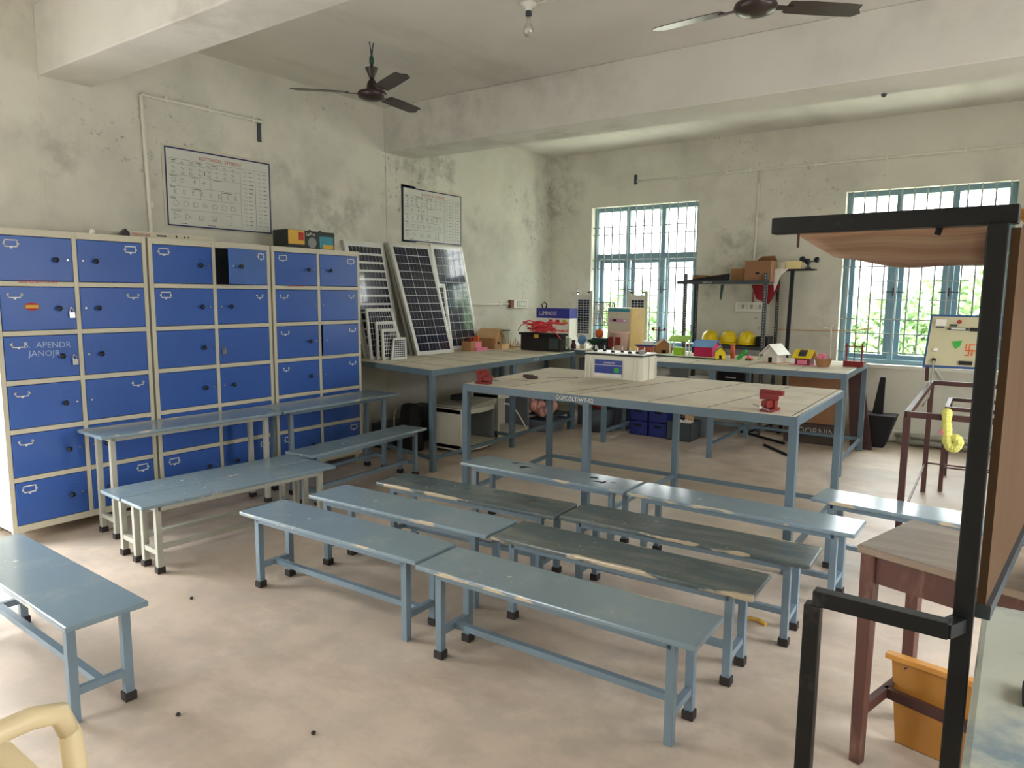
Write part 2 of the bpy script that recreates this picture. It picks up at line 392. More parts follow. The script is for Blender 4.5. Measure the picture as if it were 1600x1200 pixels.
for k, w_ in enumerate(WINS): window(k+1, *w_)

# outside, as the windows show it: ground kept pale to throw light indoors, bushes, green sunshades over the windows
struct(MB().box(-40, 30, YW+0.5, 60, -0.6, -0.3).build('ground_outside', bounce_ground))
for k, (a, b, c, d) in enumerate(WINS):
    s_ = MB().box(a-0.2, b+0.2, YW+T+0.001, YW+T+0.55, d+0.01, d+0.09).build('concrete_sunshade', shadem)
    tag(s_, ['light green concrete sunshade outside the window on the left', 'light green concrete sunshade outside the window behind the black stand'][k], 'sunshade')
def bush(x, y, r, h, label):
    b = MB(); rn = random.Random(int(x*10))
    for i in range(3600):                  # single leaves scattered through the crown
        a = rn.uniform(0, 2*PI); q = r*1.05*math.sqrt(rn.uniform(0, 1))
        c = Vector((x+q*math.cos(a), y+q*math.sin(a)*0.6, -0.3+rn.uniform(0.0, 1.0)*(h+0.45+0.15*math.sin(a*3+x))*(1-0.4*(q/r)**2)))
        d = Vector((rn.uniform(-1, 1), rn.uniform(-1, 1), rn.uniform(-1, 1))).normalized()*rn.uniform(0.06, 0.11)
        e = d.cross(Vector((rn.uniform(-1, 1), rn.uniform(-1, 1), rn.uniform(-1, 1)))).normalized()*0.045
        b.quad(c-d, c+e, c+d, c-e)
    tag(b.build('leafy_bush', leaf), label, 'bush', 'bushes outside the windows')
for x, y, r, h, l in [(-6.35, 12.6, 1.1, 1.5, 'pale green bush seen low through the left pane of the left window'),
                      (-5.1, 13.2, 0.8, 0.7, 'low pale green bush seen through the middle of the left window'),
                      (-4.05, 12.8, 0.9, 1.1, 'pale green bush seen through the right panes of the left window'),
                      (-2.1, 12.6, 0.9, 1.4, 'pale green bush seen through the left pane of the right window'),
                      (-1.15, 13.0, 1.0, 1.7, 'pale green bush seen through the middle pane of the right window'),
                      (0.0, 12.8, 1.1, 2.3, 'tall pale green bush seen above the trainer board in the right window')]:
    bush(x, y, r, h, l)

# ================================================================ benches and desks
def bench_proto(name, label, cat, L, Wd, H, top_m, leg_m, lw=0.032, inset=0.10, foot=True, group=None, spread=0.19, th=0.022):
    t = thing(name, label, cat, group=group)
    MB().box(-L/2, L/2, -Wd/2, Wd/2, H-th, H).build('bench_top' if cat == 'bench' else 'desk_top', top_m, t, local=True, bevel=0.006)
    fr = MB(); a = L/2-inset
    fr.box(-a, a, -spread/2-lw/2, -spread/2+lw/2, H-th-0.03, H-th).box(-a, a, spread/2-lw/2, spread/2+lw/2, H-th-0.03, H-th)
    for sx in (-1, 1): fr.box(sx*a-lw/2, sx*a+lw/2, -spread/2, spread/2, H-th-0.028, H-th)
    fr.build('apron', leg_m, t, local=True)
    for sx in (-1, 1):
        for sy in (-1, 1):
            x, y = sx*a, sy*spread/2
            l = MB(); e = lw/2
            l.hexa([(x-e, y-e, 0.0), (x+e, y-e, 0.0), (x+e, y+e, 0.0), (x-e, y+e, 0.0)],
                   [(x-e, y-e, H-th), (x+e, y-e, H-th), (x+e, y+e, H-th), (x-e, y+e, H-th)])
            lo = l.build('leg', leg_m, t, local=True, bevel=0.002)
            if foot and not (sx == 1 and sy == -1 and foot == 2):
                MB().box(x-e-0.006, x+e+0.006, y-e-0.006, y+e+0.006, 0, 0.035).build('rubber_foot', rubber, lo, local=True, bevel=0.003)
    zs = 0.115
    for sx in (-1, 1):
        MB().box(sx*a-lw/2+0.004, sx*a+lw/2-0.004, -spread/2+lw/2, spread/2-lw/2, zs-0.014, zs+0.014).build('cross_rail', leg_m, t, local=True)
    MB().box(-a, a, -0.014, 0.014, zs-0.013, zs+0.013).build('stretcher', leg_m, t, local=True)
    return t
def place(proto, p, q, label, first=False, z=0):
    p = Vector((*p, 0)); q = Vector((*q, 0)); c = (p+q)/2; d = q-p; rz = math.atan2(d.y, d.x); c.z = z
    if first:
        proto.matrix_basis = Matrix.Translation(c) @ Matrix.Rotation(rz, 4, 'Z'); proto['label'] = label; return proto
    return dup(proto, c, rz, label)
LB = 1.235
G1 = 'low steel benches in rows in the middle of the floor'
pb = bench_proto('bench', 'x', 'bench', LB, 0.285, 0.405, benchtop, bluem, group=G1, foot=2)
pc = bench_proto('bench', 'x', 'bench', LB, 0.285, 0.405, benchdark, bluem, group=G1)
place(pb, (-2.022, 2.288), (-0.795, 2.308), 'light blue-grey frontmost bench, long chipped scratch on its front edge', True)
place(pb, (-3.285, 2.29), (-2.055, 2.318), 'light blue bench at the left end of the front row')
place(pb, (-3.235, 2.71), (-2.035, 2.765), 'blue-grey bench at the left end of the second row')
place(pc, (-1.995, 2.78), (-0.765, 2.81), 'green-grey bench at the right end of the second row', True)
place(pc, (-3.135, 3.14), (-1.94, 3.205), 'dull olive-grey bench at the left end of the third row')
place(pc, (-1.90, 3.24), (-0.665, 3.285), 'scuffed dark blue bench at the right end of the third row')
b7 = place(pb, (-3.06, 3.85), (-1.84, 3.855), 'bench with peeled paint marks under the front edge of the middle worktable, left one')
place(pb, (-1.82, 3.86), (-0.575, 3.84), 'shiny bench under the front edge of the middle worktable, right one')
place(pb, (-0.90, 4.395), (0.325, 4.29), 'pale shining bench right of the middle worktable, running behind the black post')
place(pb, (-3.83, 1.19), (-2.562, 1.152), 'light blue bench standing alone at the lower left, nearest the plastic chair')
mk = MB()
for (u, v, w_, h_) in ((-0.33, 0.06, 0.10, 0.012), (-0.30, 0.03, 0.012, 0.06), (-0.22, 0.0, 0.09, 0.014), (-0.20, -0.03, 0.03, 0.05), (0.30, 0.02, 0.05, 0.03), (0.36, -0.04, 0.09, 0.012), (0.42, -0.06, 0.012, 0.07), (0.46, 0.0, 0.03, 0.012)):
    mk.slab([(u, v, 0.4052), (u+w_, v+0.015, 0.4052), (u+w_-0.01, v+h_+0.012, 0.4052), (u-0.005, v+h_, 0.4052)], (0, 0, 1), 0.0006)
mk.build('dark_paint_mark', blackm, b7, local=True)
pl = bench_proto('bench', 'x', 'bench', 1.26, 0.262, 0.405, benchtop, legpale, group='benches and desks before the lockers', spread=0.17)
place(pl, (-4.155, 1.90), (-4.065, 3.16), 'low bench with pale legs pushed behind its twin, nearer the lockers', True)
place(pl, (-3.885, 1.885), (-3.795, 3.145), 'low bench with pale legs, front one of the pair before the lockers')
pm = bench_proto('bench', 'x', 'bench', 1.30, 0.275, 0.405, benchtop, bluem, group='benches and desks before the lockers', spread=0.17)
place(pm, (-4.155, 3.205), (-4.235, 4.505), 'low blue-legged bench ending beside the leg of the left worktable', True)
pd = bench_proto('school_desk', 'x', 'desk', 1.24, 0.37, 0.675, benchtop, legpale, group='benches and desks before the lockers', spread=0.21, inset=0.09)
place(pd, (-4.66, 2.035), (-4.575, 3.27), 'tall narrow desk with pale legs in front of the first two lockers', True)
pe = bench_proto('school_desk', 'x', 'desk', 1.25, 0.37, 0.672, benchtop, bluem, group='benches and desks before the lockers', spread=0.21, inset=0.12)
place(pe, (-4.60, 3.29), (-4.64, 4.54), 'tall narrow blue-legged desk in front of the third locker', True)

# ================================================================ lockers
ROWH = 0.313
def locker(y0, y1, label, spec):
    t = thing('locker', label, 'locker', (-4.90, (y0+y1)/2, 0), 0, 'blue steel lockers along the wall')
    xf, xb, z0, z1 = -4.90, -5.37, 0.075, 1.915
    w = y1-y0; mid = (y0+y1)/2; fr = 0.028
    b = MB()
    b.box(xb, xf-0.02, y0, y0+0.012, z0, z1).box(xb, xf-0.02, y1-0.012, y1, z0, z1).box(xb, xb+0.01, y0, y1, z0, z1)
    b.box(xb, xf-0.02, y0, y1, z1-0.012, z1).box(xb, xf-0.02, y0, y1, z0, z0+0.012)
    b.box(xb, xf-0.02, mid-0.008, mid+0.008, z0, z1)
    rows = [z0+0.03+(z1-z0-0.06)*i/6 for i in range(7)]
    for z in rows[1:-1]: b.box(xb+0.005, xf-0.021, y0+0.006, y1-0.006, z-0.006, z+0.006)
    # face frame
    b.box(xf-0.02, xf, y0, y0+fr, z0, z1).box(xf-0.02, xf, y1-fr, y1, z0, z1).box(xf-0.02, xf, mid-0.014, mid+0.014, z0, z1)
    for i, z in enumerate(rows):
        h = 0.015; za, zb = (z0, z+0.012) if i == 0 else ((z-0.012, z1) if i == 6 else (z-h, z+h))
        b.box(xf-0.02, xf, y0+fr, mid-0.014, za, zb).box(xf-0.02, xf, mid+0.014, y1-fr, za, zb)
    b.build('cabinet_body', livory, t, bevel=0.002)
    for yy in (y0+0.05, y1-0.05):
        for xx in (xf-0.05, xb+0.05):
            MB().box(xx-0.02, xx+0.02, yy-0.02, yy+0.02, 0, z0).build('leg', livory, t)
    gap = 0.003
    for r in range(6):                      # row 0 is the top row
        za = rows[5-r]+(0.015 if r < 5 else 0.012)+gap; zb = rows[6-r]-(0.015 if r > 0 else 0.012)-gap
        for c in range(2):
            ya = (y0+fr if c == 0 else mid+0.014)+gap; yb = (mid-0.014 if c == 0 else y1-fr)-gap
            s = spec.get((r, c), '')
            pivot = None; ang = 0
            if 'o' in s: ang = R(19)
            if 'j' in s: ang = R(4)
            # column 0 is hinged left, column 1 right
            hy = ya if c == 0 else yb
            M = Matrix.Translation((xf, hy, 0)) @ Matrix.Rotation(ang if c == 1 else -ang, 4, 'Z') @ Matrix.Translation((-xf, -hy, 0))
            d = MB().box(xf-0.018, xf+0.002, ya, yb, za, zb).rot(M).build('door', lblue2 if 'o' in s else lblue, t, bevel=0.003)
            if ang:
                MB().quad((xf-0.0195, ya, za), (xf-0.0195, yb, za), (xf-0.0195, yb, zb), (xf-0.0195, ya, zb)).build('interior_shade', ldark, t)  # black sheet across the opening stands for the shade inside
            oy = yb if c == 0 else ya; dr = -1 if c == 0 else 1    # opening side, direction inward
            zc = (za+zb)/2
            h = MB()
            if 'k' not in s:
                ky = oy+dr*0.10
                k = MB(); prof = [(0.006, 0), (0.006, 0.012), (0.014, 0.016), (0.017, 0.024), (0.012, 0.033), (0.0001, 0.036)]
                k.lathe(prof, n=12); k.rot(M @ Matrix.Translation((xf+0.002, ky, zc)) @ Matrix.Rotation(R(90), 4, 'Y'))
                k.build('knob', black, d, smooth=True)
            lk = MB().lathe([(0.007, 0), (0.008, 0.004), (0.006, 0.006)], n=10)
            lk.rot(M @ Matrix.Translation((xf+0.002, oy+dr*0.028, zc)) @ Matrix.Rotation(R(90), 4, 'Y')); lk.build('lock', chrome, d, smooth=True)
            if 'p' in s:                    # small padlock hanging at the lock
                q = MB().box(xf+0.008, xf+0.020, oy+dr*0.028-0.016, oy+dr*0.028+0.016, zc-0.060, zc-0.025)
                q.tube([(xf+0.012, oy+dr*0.028-0.010, zc-0.028), (xf+0.012, oy+dr*0.028-0.010, zc-0.008), (xf+0.012, oy+dr*0.028, zc), (xf+0.012, oy+dr*0.028+0.010, zc-0.008), (xf+0.012, oy+dr*0.028+0.010, zc-0.028)], 0.003, 6)
                q.build('padlock', chrome, d)
            # card holder at the upper hinge-side corner
            cy_ = (ya+0.075) if c == 0 else (yb-0.075); cz = zb-0.045
            n = MB(); x1 = xf+0.005; e = 0.0055
            kind = 'n' if 'n' in s else ('u' if 'u' in s else ('x' if 'x' in s else ('f' if 'f' in s else 'f')))
            if kind != 'n':
                hw = 0.036 if kind != 'x' else 0.026
                n.box(xf+0.002, x1, cy_-hw, cy_+hw, cz-0.022, cz-0.022+e)
                if kind != 'x': n.box(xf+0.002, x1, cy_-hw, cy_-hw+e, cz-0.022, cz+(0.022 if kind == 'f' else 0.008))
                n.box(xf+0.002, x1, cy_+hw-e, cy_+hw, cz-0.022, cz+(0.022 if kind == 'f' else 0.008))
                if kind == 'f': n.box(xf+0.002, x1, cy_-hw, cy_+hw, cz+0.022-e, cz+0.022)
                n.box(xf+0.002, x1, cy_-0.006, cy_+0.006, cz-0.030, cz-0.022)
                for sy in (-1, 1): n.box(xf+0.002, x1, cy_+sy*hw-0.006, cy_+sy*hw+0.006, cz-0.008, cz+0.004)
                n.rot(M).build('card_holder', white, d)
            # pressed louvres
            lv = MB()
            for q in range(3):
                zz = zb-0.05-q*0.022; yy = oy+dr*0.075
                lv.box(xf+0.002, xf+0.0045, yy-0.028, yy+0.028, zz-0.0025, zz+0.0025)
            lv.rot(M).build('louvre', lblue2 if 'o' in s else lblue, d)
    return t
L1 = locker(1.672, 2.582, 'blue steel locker at the left, handwriting chalked on a door and a round sticker',
            {(1, 0): 'up', (1, 1): 'u', (2, 0): 'up', (2, 1): 'n', (3, 0): 'u', (3, 1): 'uk', (4, 0): 'u', (4, 1): 'u'})
L2 = locker(2.598, 3.568, 'blue steel locker in the middle, its top right door standing ajar',
            {(0, 1): 'o', (1, 1): 'x', (2, 0): 'n', (2, 1): 'nkp', (3, 0): 'n', (3, 1): 'n', (4, 0): 'n', (4, 1): 'n'})
L3 = locker(3.584, 4.512, 'blue steel locker at the right end, beside the solar panels',
            {(1, 0): 'uk', (1, 1): 'xk', (2, 0): 'u', (2, 1): 'ukj', (3, 0): 'x', (3, 1): 'uk', (4, 0): 'n', (4, 1): 'n'})
YD = (0, 1, 0); ZU = (0, 0, 1)
text('GGPC/SLT/TL-02', 0.030, (-4.899, 1.80, 1.593), YD, ZU, redink, L1)
text('GGPC/SLT/TL-01', 0.024, (-4.899, 3.72, 1.593), YD, ZU, redink, L3)
text('B.  APENDR\n  JANOJR', 0.052, (-4.897, 1.80, 1.205), (0, 1, -0.04), (0, 0.04, 1), mat('chalk', (168, 190, 226), 0.9), L1, 'chalk_writing')
st = MB().lathe([(0.04, 0), (0.04, 0.002)], n=24, sx=0.62, sy=1)
st.rot(Matrix.Translation((-4.898, 1.865, 1.452)) @ Matrix.Rotation(R(90), 4, 'Y')).build('round_sticker', redink, L1)
MB().box(-4.8975, -4.895, 1.83, 1.90, 1.442, 1.462).build('sticker_band', ypaint, L1)

# spare tubular light carton and black roll on the lockers
t = thing('cardboard_tube_box', 'long pale switchgear carton lying on top of the first two lockers', 'box', (-5.0, 2.8, 1.915))
MB().box(-5.07, -4.97, 2.50, 3.13, 1.915, 1.955).build('carton', livory, t, bevel=0.002)
text('POLYCAB', 0.028, (-4.969, 2.53, 1.925), YD, ZU, redink, t)
MB().box(-4.97, -4.968, 2.70, 2.77, 1.93, 1.94).box(-4.97, -4.968, 2.84, 2.85, 1.93, 1.945).box(-4.97, -4.968, 2.90, 2.91, 1.93, 1.942).box(-4.97, -4.968, 2.93, 2.94, 1.93, 1.942).build('printed_marks', ink, t)
t = thing('tube_light', 'pale tube light fitting sticking out over the first locker top', 'lamp', (-5.0, 2.4, 1.915))
MB().tube([(-5.02, 2.31, 1.932), (-5.02, 2.49, 1.932)], 0.016, 10).build('batten', legpale, t, smooth=True)
MB().tube([(-5.02, 2.285, 1.934), (-5.02, 2.31, 1.934)], 0.018, 10).build('end_cap', white, t, smooth=True)
tag(MB().prism([(2.43, 1.915), (2.495, 1.915), (2.495, 1.94), (2.47, 1.965), (2.45, 1.95)], 'x', -4.96, -4.93).build('black_bracket', black), 'small black plastic clip lying beside the tube light on the lockers', 'clip')
tag(MB().box(-5.30, -4.93, 3.14, 3.50, 1.915, 1.922).build('paper_sheet', livory), 'pale paper sheet on top of the middle locker', 'paper')

t = thing('headset_box', 'yellow and black printed carton on top of the right locker', 'box', (-5.15, 4.1, 1.915))
MB().box(-5.25, -5.05, 3.86, 4.36, 1.915, 2.075).build('carton', mat('black_carton', (34, 40, 36), 0.5), t, bevel=0.003)
MB().box(-5.05, -5.047, 3.865, 4.03, 1.955, 2.072).build('yellow_panel', ypaint, t)
MB().box(-5.047, -5.044, 3.97, 4.02, 1.99, 2.055).build('red_label', redink, t)
MB().box(-5.049, -5.046, 4.19, 4.34, 1.93, 2.035).build('picture_panel', teal, t)
MB().box(-5.046, -5.044, 4.22, 4.34, 1.93, 1.965).build('yellow_strip', ypaint, t)
o_ = MB().lathe([(0.045, 0), (0.045, 0.002)], n=20); o_.rot(Matrix.Translation((-5.048, 4.11, 1.975)) @ Matrix.Rotation(R(90), 4, 'Y')).build('round_picture', grey, t)
text('LaPro', 0.040, (-5.047, 4.045, 2.033), YD, ZU, white, t)
for yy in (4.13, 4.24): MB().lathe([(0.012, 0), (0.012, 0.012)], (-5.10, yy, 2.075), 10).build('black_stud', black, t)

# ================================================================ worktables
def quad_lerp(q, u, v):
    a, b, c, d = [Vector((*p, 0)) for p in q]      # near-left, near-right, far-right, far-left
    return (a*(1-u)+b*u)*(1-v)+(d*(1-u)+c*u)*v
def worktable(label, q, H, legs, rails, seams, group='blue steel framed worktables', fw_=0.05):
    ctr = quad_lerp(q, 0.5, 0.5)
    t = thing('worktable', label, 'table', (ctr.x, ctr.y, 0), 0, group)
    P = [quad_lerp(q, *uv) for uv in ((0, 0), (1, 0), (1, 1), (0, 1))]
    ins = [p+(ctr-p)*0.012 for p in P]
    MB().hexa([(p.x, p.y, H-0.018) for p in ins], [(p.x, p.y, H) for p in ins]).build('table_top', ply, t, bevel=0.003)
    f = MB()
    for i in range(4):
        a, b = P[i], P[(i+1) % 4]; n = (b-a).normalized(); s = Vector((-n.y, n.x, 0))*0.018
        f.bar((a.x+s.x, a.y+s.y, H-0.028), (b.x+s.x, b.y+s.y, H-0.028), 0.036, 0.052)
    f.build('top_frame', tblue, t, bevel=0.002)
    for (u, v) in legs:
        p = quad_lerp(q, u, v); c = p+(ctr-p).normalized()*0.01
        c = quad_lerp(q, min(max(u, 0.009), 0.991), min(max(v, 0.016), 0.984))
        MB().box(c.x-0.023, c.x+0.023, c.y-0.023, c.y+0.023, 0, H-0.05).build('leg', tblue, t, bevel=0.002)
    for (ua, va, ub, vb, z) in rails:
        a = quad_lerp(q, ua, va); b = quad_lerp(q, ub, vb)
        MB().bar((a.x, a.y, z), (b.x, b.y, z), 0.025, 0.03).build('rail', tblue, t)
    s_ = MB()
    for (ua, va, ub, vb) in seams:
        a = quad_lerp(q, ua, va); b = quad_lerp(q, ub, vb)
        s_.bar((a.x, a.y, H+0.0002), (b.x, b.y, H+0.0002), 0.005, 0.0012)
    s_.build('plank_gap', seamm, t)
    return t
rj = random.Random(3)
LQ = [(-4.08, 4.56), (-4.17, 7.12), (-5.43, 7.28), (-5.41, 4.82)]   # u runs away from the camera
TL = worktable('blue framed worktable against the left wall carrying the solar panels', LQ, 0.9,
               [(0, 0), (0.5, 0), (1, 0), (0, 1), (0.5, 1), (1, 1)],
               [(0.01, 0.015, 0.99, 0.015, 0.12), (0.01, 0.015, 0.01, 0.98, 0.12), (0.5, 0.02, 0.5, 0.98, 0.12), (0.99, 0.02, 0.99, 0.98, 0.12)],
               [(0.12, 0.02, 0.10, 0.98), (0.30, 0.02, 0.31, 0.98), (0.44, 0.02, 0.43, 0.98), (0.60, 0.02, 0.61, 0.98), (0.76, 0.02, 0.75, 0.98), (0.90, 0.02, 0.9, 0.98), (0.0, 0.5, 0.3, 0.5)])
MQ = [(-3.30, 4.02), (-0.955, 4.02), (-0.985, 5.42), (-3.44, 5.42)]
TM = worktable('blue framed worktable in the middle of the room with two red vises', MQ, 0.9,
               [(0, 0), (0.44, 0), (1, 0), (0, 1), (0.5, 1), (1, 1)],
               [(0.01, 0.01, 0.01, 0.99, 0.10), (0.47, 0.01, 0.5, 0.99, 0.10), (0.99, 0.01, 0.99, 0.99, 0.10), (0.01, 0.985, 0.99, 0.985, 0.10)],
               [(0.16, 0.02, 0.28, 0.98), (0.36, 0.02, 0.43, 0.6), (0.40, 0.02, 0.56, 0.98), (0.62, 0.02, 0.72, 0.98), (0.78, 0.02, 0.86, 0.98), (0.985, 0.02, 0.985, 0.98), (0.0, 0.3, 0.16, 0.31)])
RQ = [(-3.55, 6.62), (-1.185, 6.58), (-1.235, 7.88), (-3.58, 7.88)]
TR = worktable('blue framed worktable in the back covered with small model houses', RQ, 0.9,
               [(0, 0), (0.5, 0), (1, 0), (0, 1), (0.5, 1), (1, 1)],
               [(0.99, 0.01, 0.99, 0.99, 0.12), (0.5, 0.01, 0.5, 0.99, 0.12), (0.01, 0.01, 0.01, 0.99, 0.12), (0.01, 0.985, 0.99, 0.985, 0.12)],
               [(0.2, 0.02, 0.2, 0.98), (0.4, 0.02, 0.38, 0.98), (0.62, 0.02, 0.63, 0.98), (0.82, 0.02, 0.82, 0.98)])
CQ = [(-5.42, 7.36), (-3.63, 7.36), (-3.63, 8.45), (-5.42, 8.45)]
TC = worktable('blue framed corner table under the left window holding lanterns and instruments', CQ, 0.9,
               [(0, 0), (1, 0), (1, 1), (0, 1)], [(0.01, 0.985, 0.99, 0.985, 0.12)], [(0.35, 0.02, 0.35, 0.98), (0.7, 0.02, 0.7, 0.98)])
text('GGPC/SLT/WT-02', 0.040, (-2.50, 4.019, 0.858), (1, 0, 0), ZU, white, TM, sx=0.92)
text('ACHT', 0.035, (-4.122, 6.2, 0.862), (-0.035, 1, 0), ZU, white, TL)
t = tag(MB().box(-4.30, -3.66, 7.42, 8.1, 0, 0.80).build('steel_cabinet', cabg, bevel=0.004), 'plain grey steel cabinet under the corner table', 'cabinet')
for z in (0.27, 0.53): MB().box(-4.28, -3.68, 7.417, 7.42, z-0.004, z+0.004).build('drawer_gap', dgrey, t)
for z in (0.4, 0.66): MB().box(-4.04, -3.92, 7.405, 7.42, z-0.008, z+0.008).build('drawer_handle', chrome, t)

# ================================================================ on the left worktable: solar panels
def panel(name, label, bl, br, tl, tr, rows, cols, fw_=0.03, th=0.035, gapc=0.006, white_rows=False, group='solar panels leaning on the left wall'):
    bl, br, tl, tr = [Vector(p) for p in (bl, br, tl, tr)]
    t = thing('solar_panel', label, 'solar panel', tuple((bl+br)/2), 0, group)
    n = (br-bl).cross(tl-bl).normalized()
    if n.x < 0: n = -n
    def Q(u, v, e=0): return (bl*(1-u)+br*u)*(1-v)+(tl*(1-u)+tr*u)*v+n*e
    w = (br-bl).length; h = (tl-bl).length; fu = fw_/w; fv = fw_/h
    f = MB()
    for (a, b, c, d) in ((0, fu, 0, 1), (1-fu, 1, 0, 1), (fu, 1-fu, 0, fv), (fu, 1-fu, 1-fv, 1)):
        f.slab([Q(a, c), Q(b, c), Q(b, d), Q(a, d)], -n, th)
    f.build('frame', alum, t, bevel=0.002)
    MB().slab([Q(fu, fv, -0.004), Q(1-fu, fv, -0.004), Q(1-fu, 1-fv, -0.004), Q(fu, 1-fv, -0.004)], -n, 0.006).build('glass_sheet', sheet, t)
    c = MB(); mu = fu*1.5; mv = fv*1.4
    for i in range(rows):
        for j in range(cols):
            gu = gapc/w/2; gv = (0.022/h if white_rows else gapc/h)/2
            a = mu+(1-2*mu)*j/cols+gu; b = mu+(1-2*mu)*(j+1)/cols-gu
            d = mv+(1-2*mv)*i/rows+gv; e = mv+(1-2*mv)*(i+1)/rows-gv
            c.quad(Q(a, d, -0.0028), Q(b, d, -0.0028), Q(b, e, -0.0028), Q(a, e, -0.0028))
            if cols <= 4 and not white_rows: pass
    c.build('solar_cells', cellm, t)
    if cols <= 4:
        l = MB()
        for j in range(cols):
            for q in (0.33, 0.66):
                u = mu+(1-2*mu)*(j+q)/cols; e = 0.0012/w
                l.quad(Q(u-e, mv, -0.0024), Q(u+e, mv, -0.0024), Q(u+e, 1-mv, -0.0024), Q(u-e, 1-mv, -0.0024))
        l.build('busbars', grey, t)
    return t
panel('a', 'large solar panel with bold white rows, furthest left, partly behind the locker', (-5.33, 4.98, 0.902), (-5.33, 5.50, 0.902), (-5.43, 4.80, 2.06), (-5.43, 5.33, 2.06), 13, 9, white_rows=True, gapc=0.003)
panel('b2', 'dark edged solar panel tucked behind the tall central one', (-5.24, 5.55, 0.902), (-5.24, 5.98, 0.902), (-5.43, 5.37, 2.07), (-5.43, 5.80, 2.07), 10, 4)
panel('b', 'tall solar panel in the centre with three columns of dark cells', (-5.14, 5.525, 0.902), (-5.14, 6.11, 0.902), (-5.375, 5.355, 2.07), (-5.375, 5.98, 2.07), 13, 3, fw_=0.028)
panel('c2', 'narrow small solar panel behind the right edge of the central one', (-5.25, 6.02, 0.902), (-5.25, 6.24, 0.902), (-5.36, 6.0, 1.66), (-5.36, 6.22, 1.66), 12, 2)
panel('c', 'tall solar panel furthest right, shining with window glare', (-5.35, 6.28, 0.902), (-5.35, 6.84, 0.902), (-5.44, 6.06, 2.09), (-5.44, 6.62, 2.09), 12, 4)
panel('s1', 'medium solar panel, rearmost of the small ones beside the locker', (-5.14, 4.86, 0.902), (-5.14, 5.36, 0.902), (-5.26, 4.92, 1.40), (-5.26, 5.26, 1.40), 8, 10, fw_=0.022, th=0.02)
panel('s2', 'small solar panel with one dark band, second of the small stack', (-5.085, 4.90, 0.902), (-5.085, 5.20, 0.902), (-5.19, 4.98, 1.27), (-5.19, 5.24, 1.27), 6, 8, fw_=0.02, th=0.02)
panel('s3', 'small solar panel with a red wire at its foot, third of the small stack', (-5.035, 4.92, 0.902), (-5.035, 5.18, 0.902), (-5.13, 5.00, 1.20), (-5.13, 5.22, 1.20), 7, 8, fw_=0.02, th=0.02)
panel('s4', 'smallest solar panel, front of the stack, with a fine grid of blue cells', (-4.985, 4.98, 0.902), (-4.985, 5.20, 0.902), (-5.06, 5.09, 1.11), (-5.06, 5.27, 1.11), 9, 6, fw_=0.016, th=0.018, gapc=0.007)

def PX(px, py, y):       # the point of the plane Y = y that the photograph shows at a pixel
    d = fw*F_PX+rt*(px-800)+up*(600-py); return CAM+d*(y/d.y)

def gable_house(name, label, x, y, z, w, d, h, rh, walls, roof, rz=0, door=True, ov=0.015, group='model houses', base=None):
    t = thing(name, label, 'model house', (x, y, z), rz, group)
    MB().prism([(-w/2, 0), (w/2, 0), (w/2, h), (0, h+rh), (-w/2, h)], 'y', -d/2, d/2).build('house_body', walls, t, local=True)
    r = MB(); s = rh/(w/2)
    for sg in (-1, 1):
        a = Vector((0, 0, h+rh+0.006)); b = Vector((sg*(w/2+ov), 0, h-ov*s+0.006))
        r.slab([(a.x, -d/2-ov, a.z), (b.x, -d/2-ov, b.z), (b.x, d/2+ov, b.z), (a.x, d/2+ov, a.z)], (0, 0, 1), 0.005)
    r.build('roof', roof, t, local=True)
    if door:
        MB().box(-w*0.13, w*0.13, -d/2-0.002, -d/2, 0.0, h*0.55).build('doorway', ldark, t, local=True)
    if base: MB().box(-w*0.66, w*0.66, -d*0.8, d*0.8, 0, 0.004).build('base_board', base, t, local=True)
    return t
ZT = 0.9
# pink toy and beige house on the left worktable
t = thing('model_house', 'brown model building with pink walls and a small red tower', 'model house', (-5.13, 6.42, ZT), R(90), 'model houses')
MB().box(-0.10, 0.06, -0.06, 0.07, 0, 0.11).build('house_body', cardb, t, local=True)
MB().box(-0.04, 0.16, -0.10, -0.06, 0, 0.04).box(-0.02, 0.10, -0.061, -0.058, 0.04, 0.105).box(0.06, 0.16, -0.06, 0.05, 0, 0.035).build('pink_wall', lpink, t, local=True)
MB().box(-0.07, -0.03, -0.03, 0.01, 0.11, 0.15).box(-0.08, -0.02, -0.04, 0.02, 0.15, 0.157).build('turret', red, t, local=True)
MB().box(0.05, 0.07, -0.05, 0.02, 0.11, 0.17).build('chimney', orange, t, local=True)
t = gable_house('model_house', 'beige cardboard model house with a solar cell on its roof', -5.20, 6.86, ZT, 0.17, 0.22, 0.15, 0.08, cardb, lbrown, R(100), ov=0.03)
q = MB(); q.slab([(0.03, -0.05, 0.222), (0.072, -0.05, 0.182), (0.072, 0.05, 0.182), (0.03, 0.05, 0.222)], (0.7, 0, 0.75), 0.008); q.build('solar_cell', cellm, t, local=True)
MB().box(-0.10, 0.10, -0.20, -0.19, 0, 0.06).box(-0.10, -0.09, -0.20, -0.11, 0, 0.06).build('fence', lbrown, t, local=True)
t = thing('model_fence', 'light wooden model stand of little sticks beside the beige model house', 'model', (-5.02, 6.98, ZT))
for i in range(7): MB().bar((-5.10+0.02*i, 6.99+0.02*i, ZT), (-5.09+0.02*i, 6.99+0.02*i, ZT+0.09+0.03*(i % 2)), 0.008).build('stick', lbrown, t)
MB().box(-5.12, -4.94, 6.98, 7.13, ZT, ZT+0.012).build('base_board', lbrown, t)

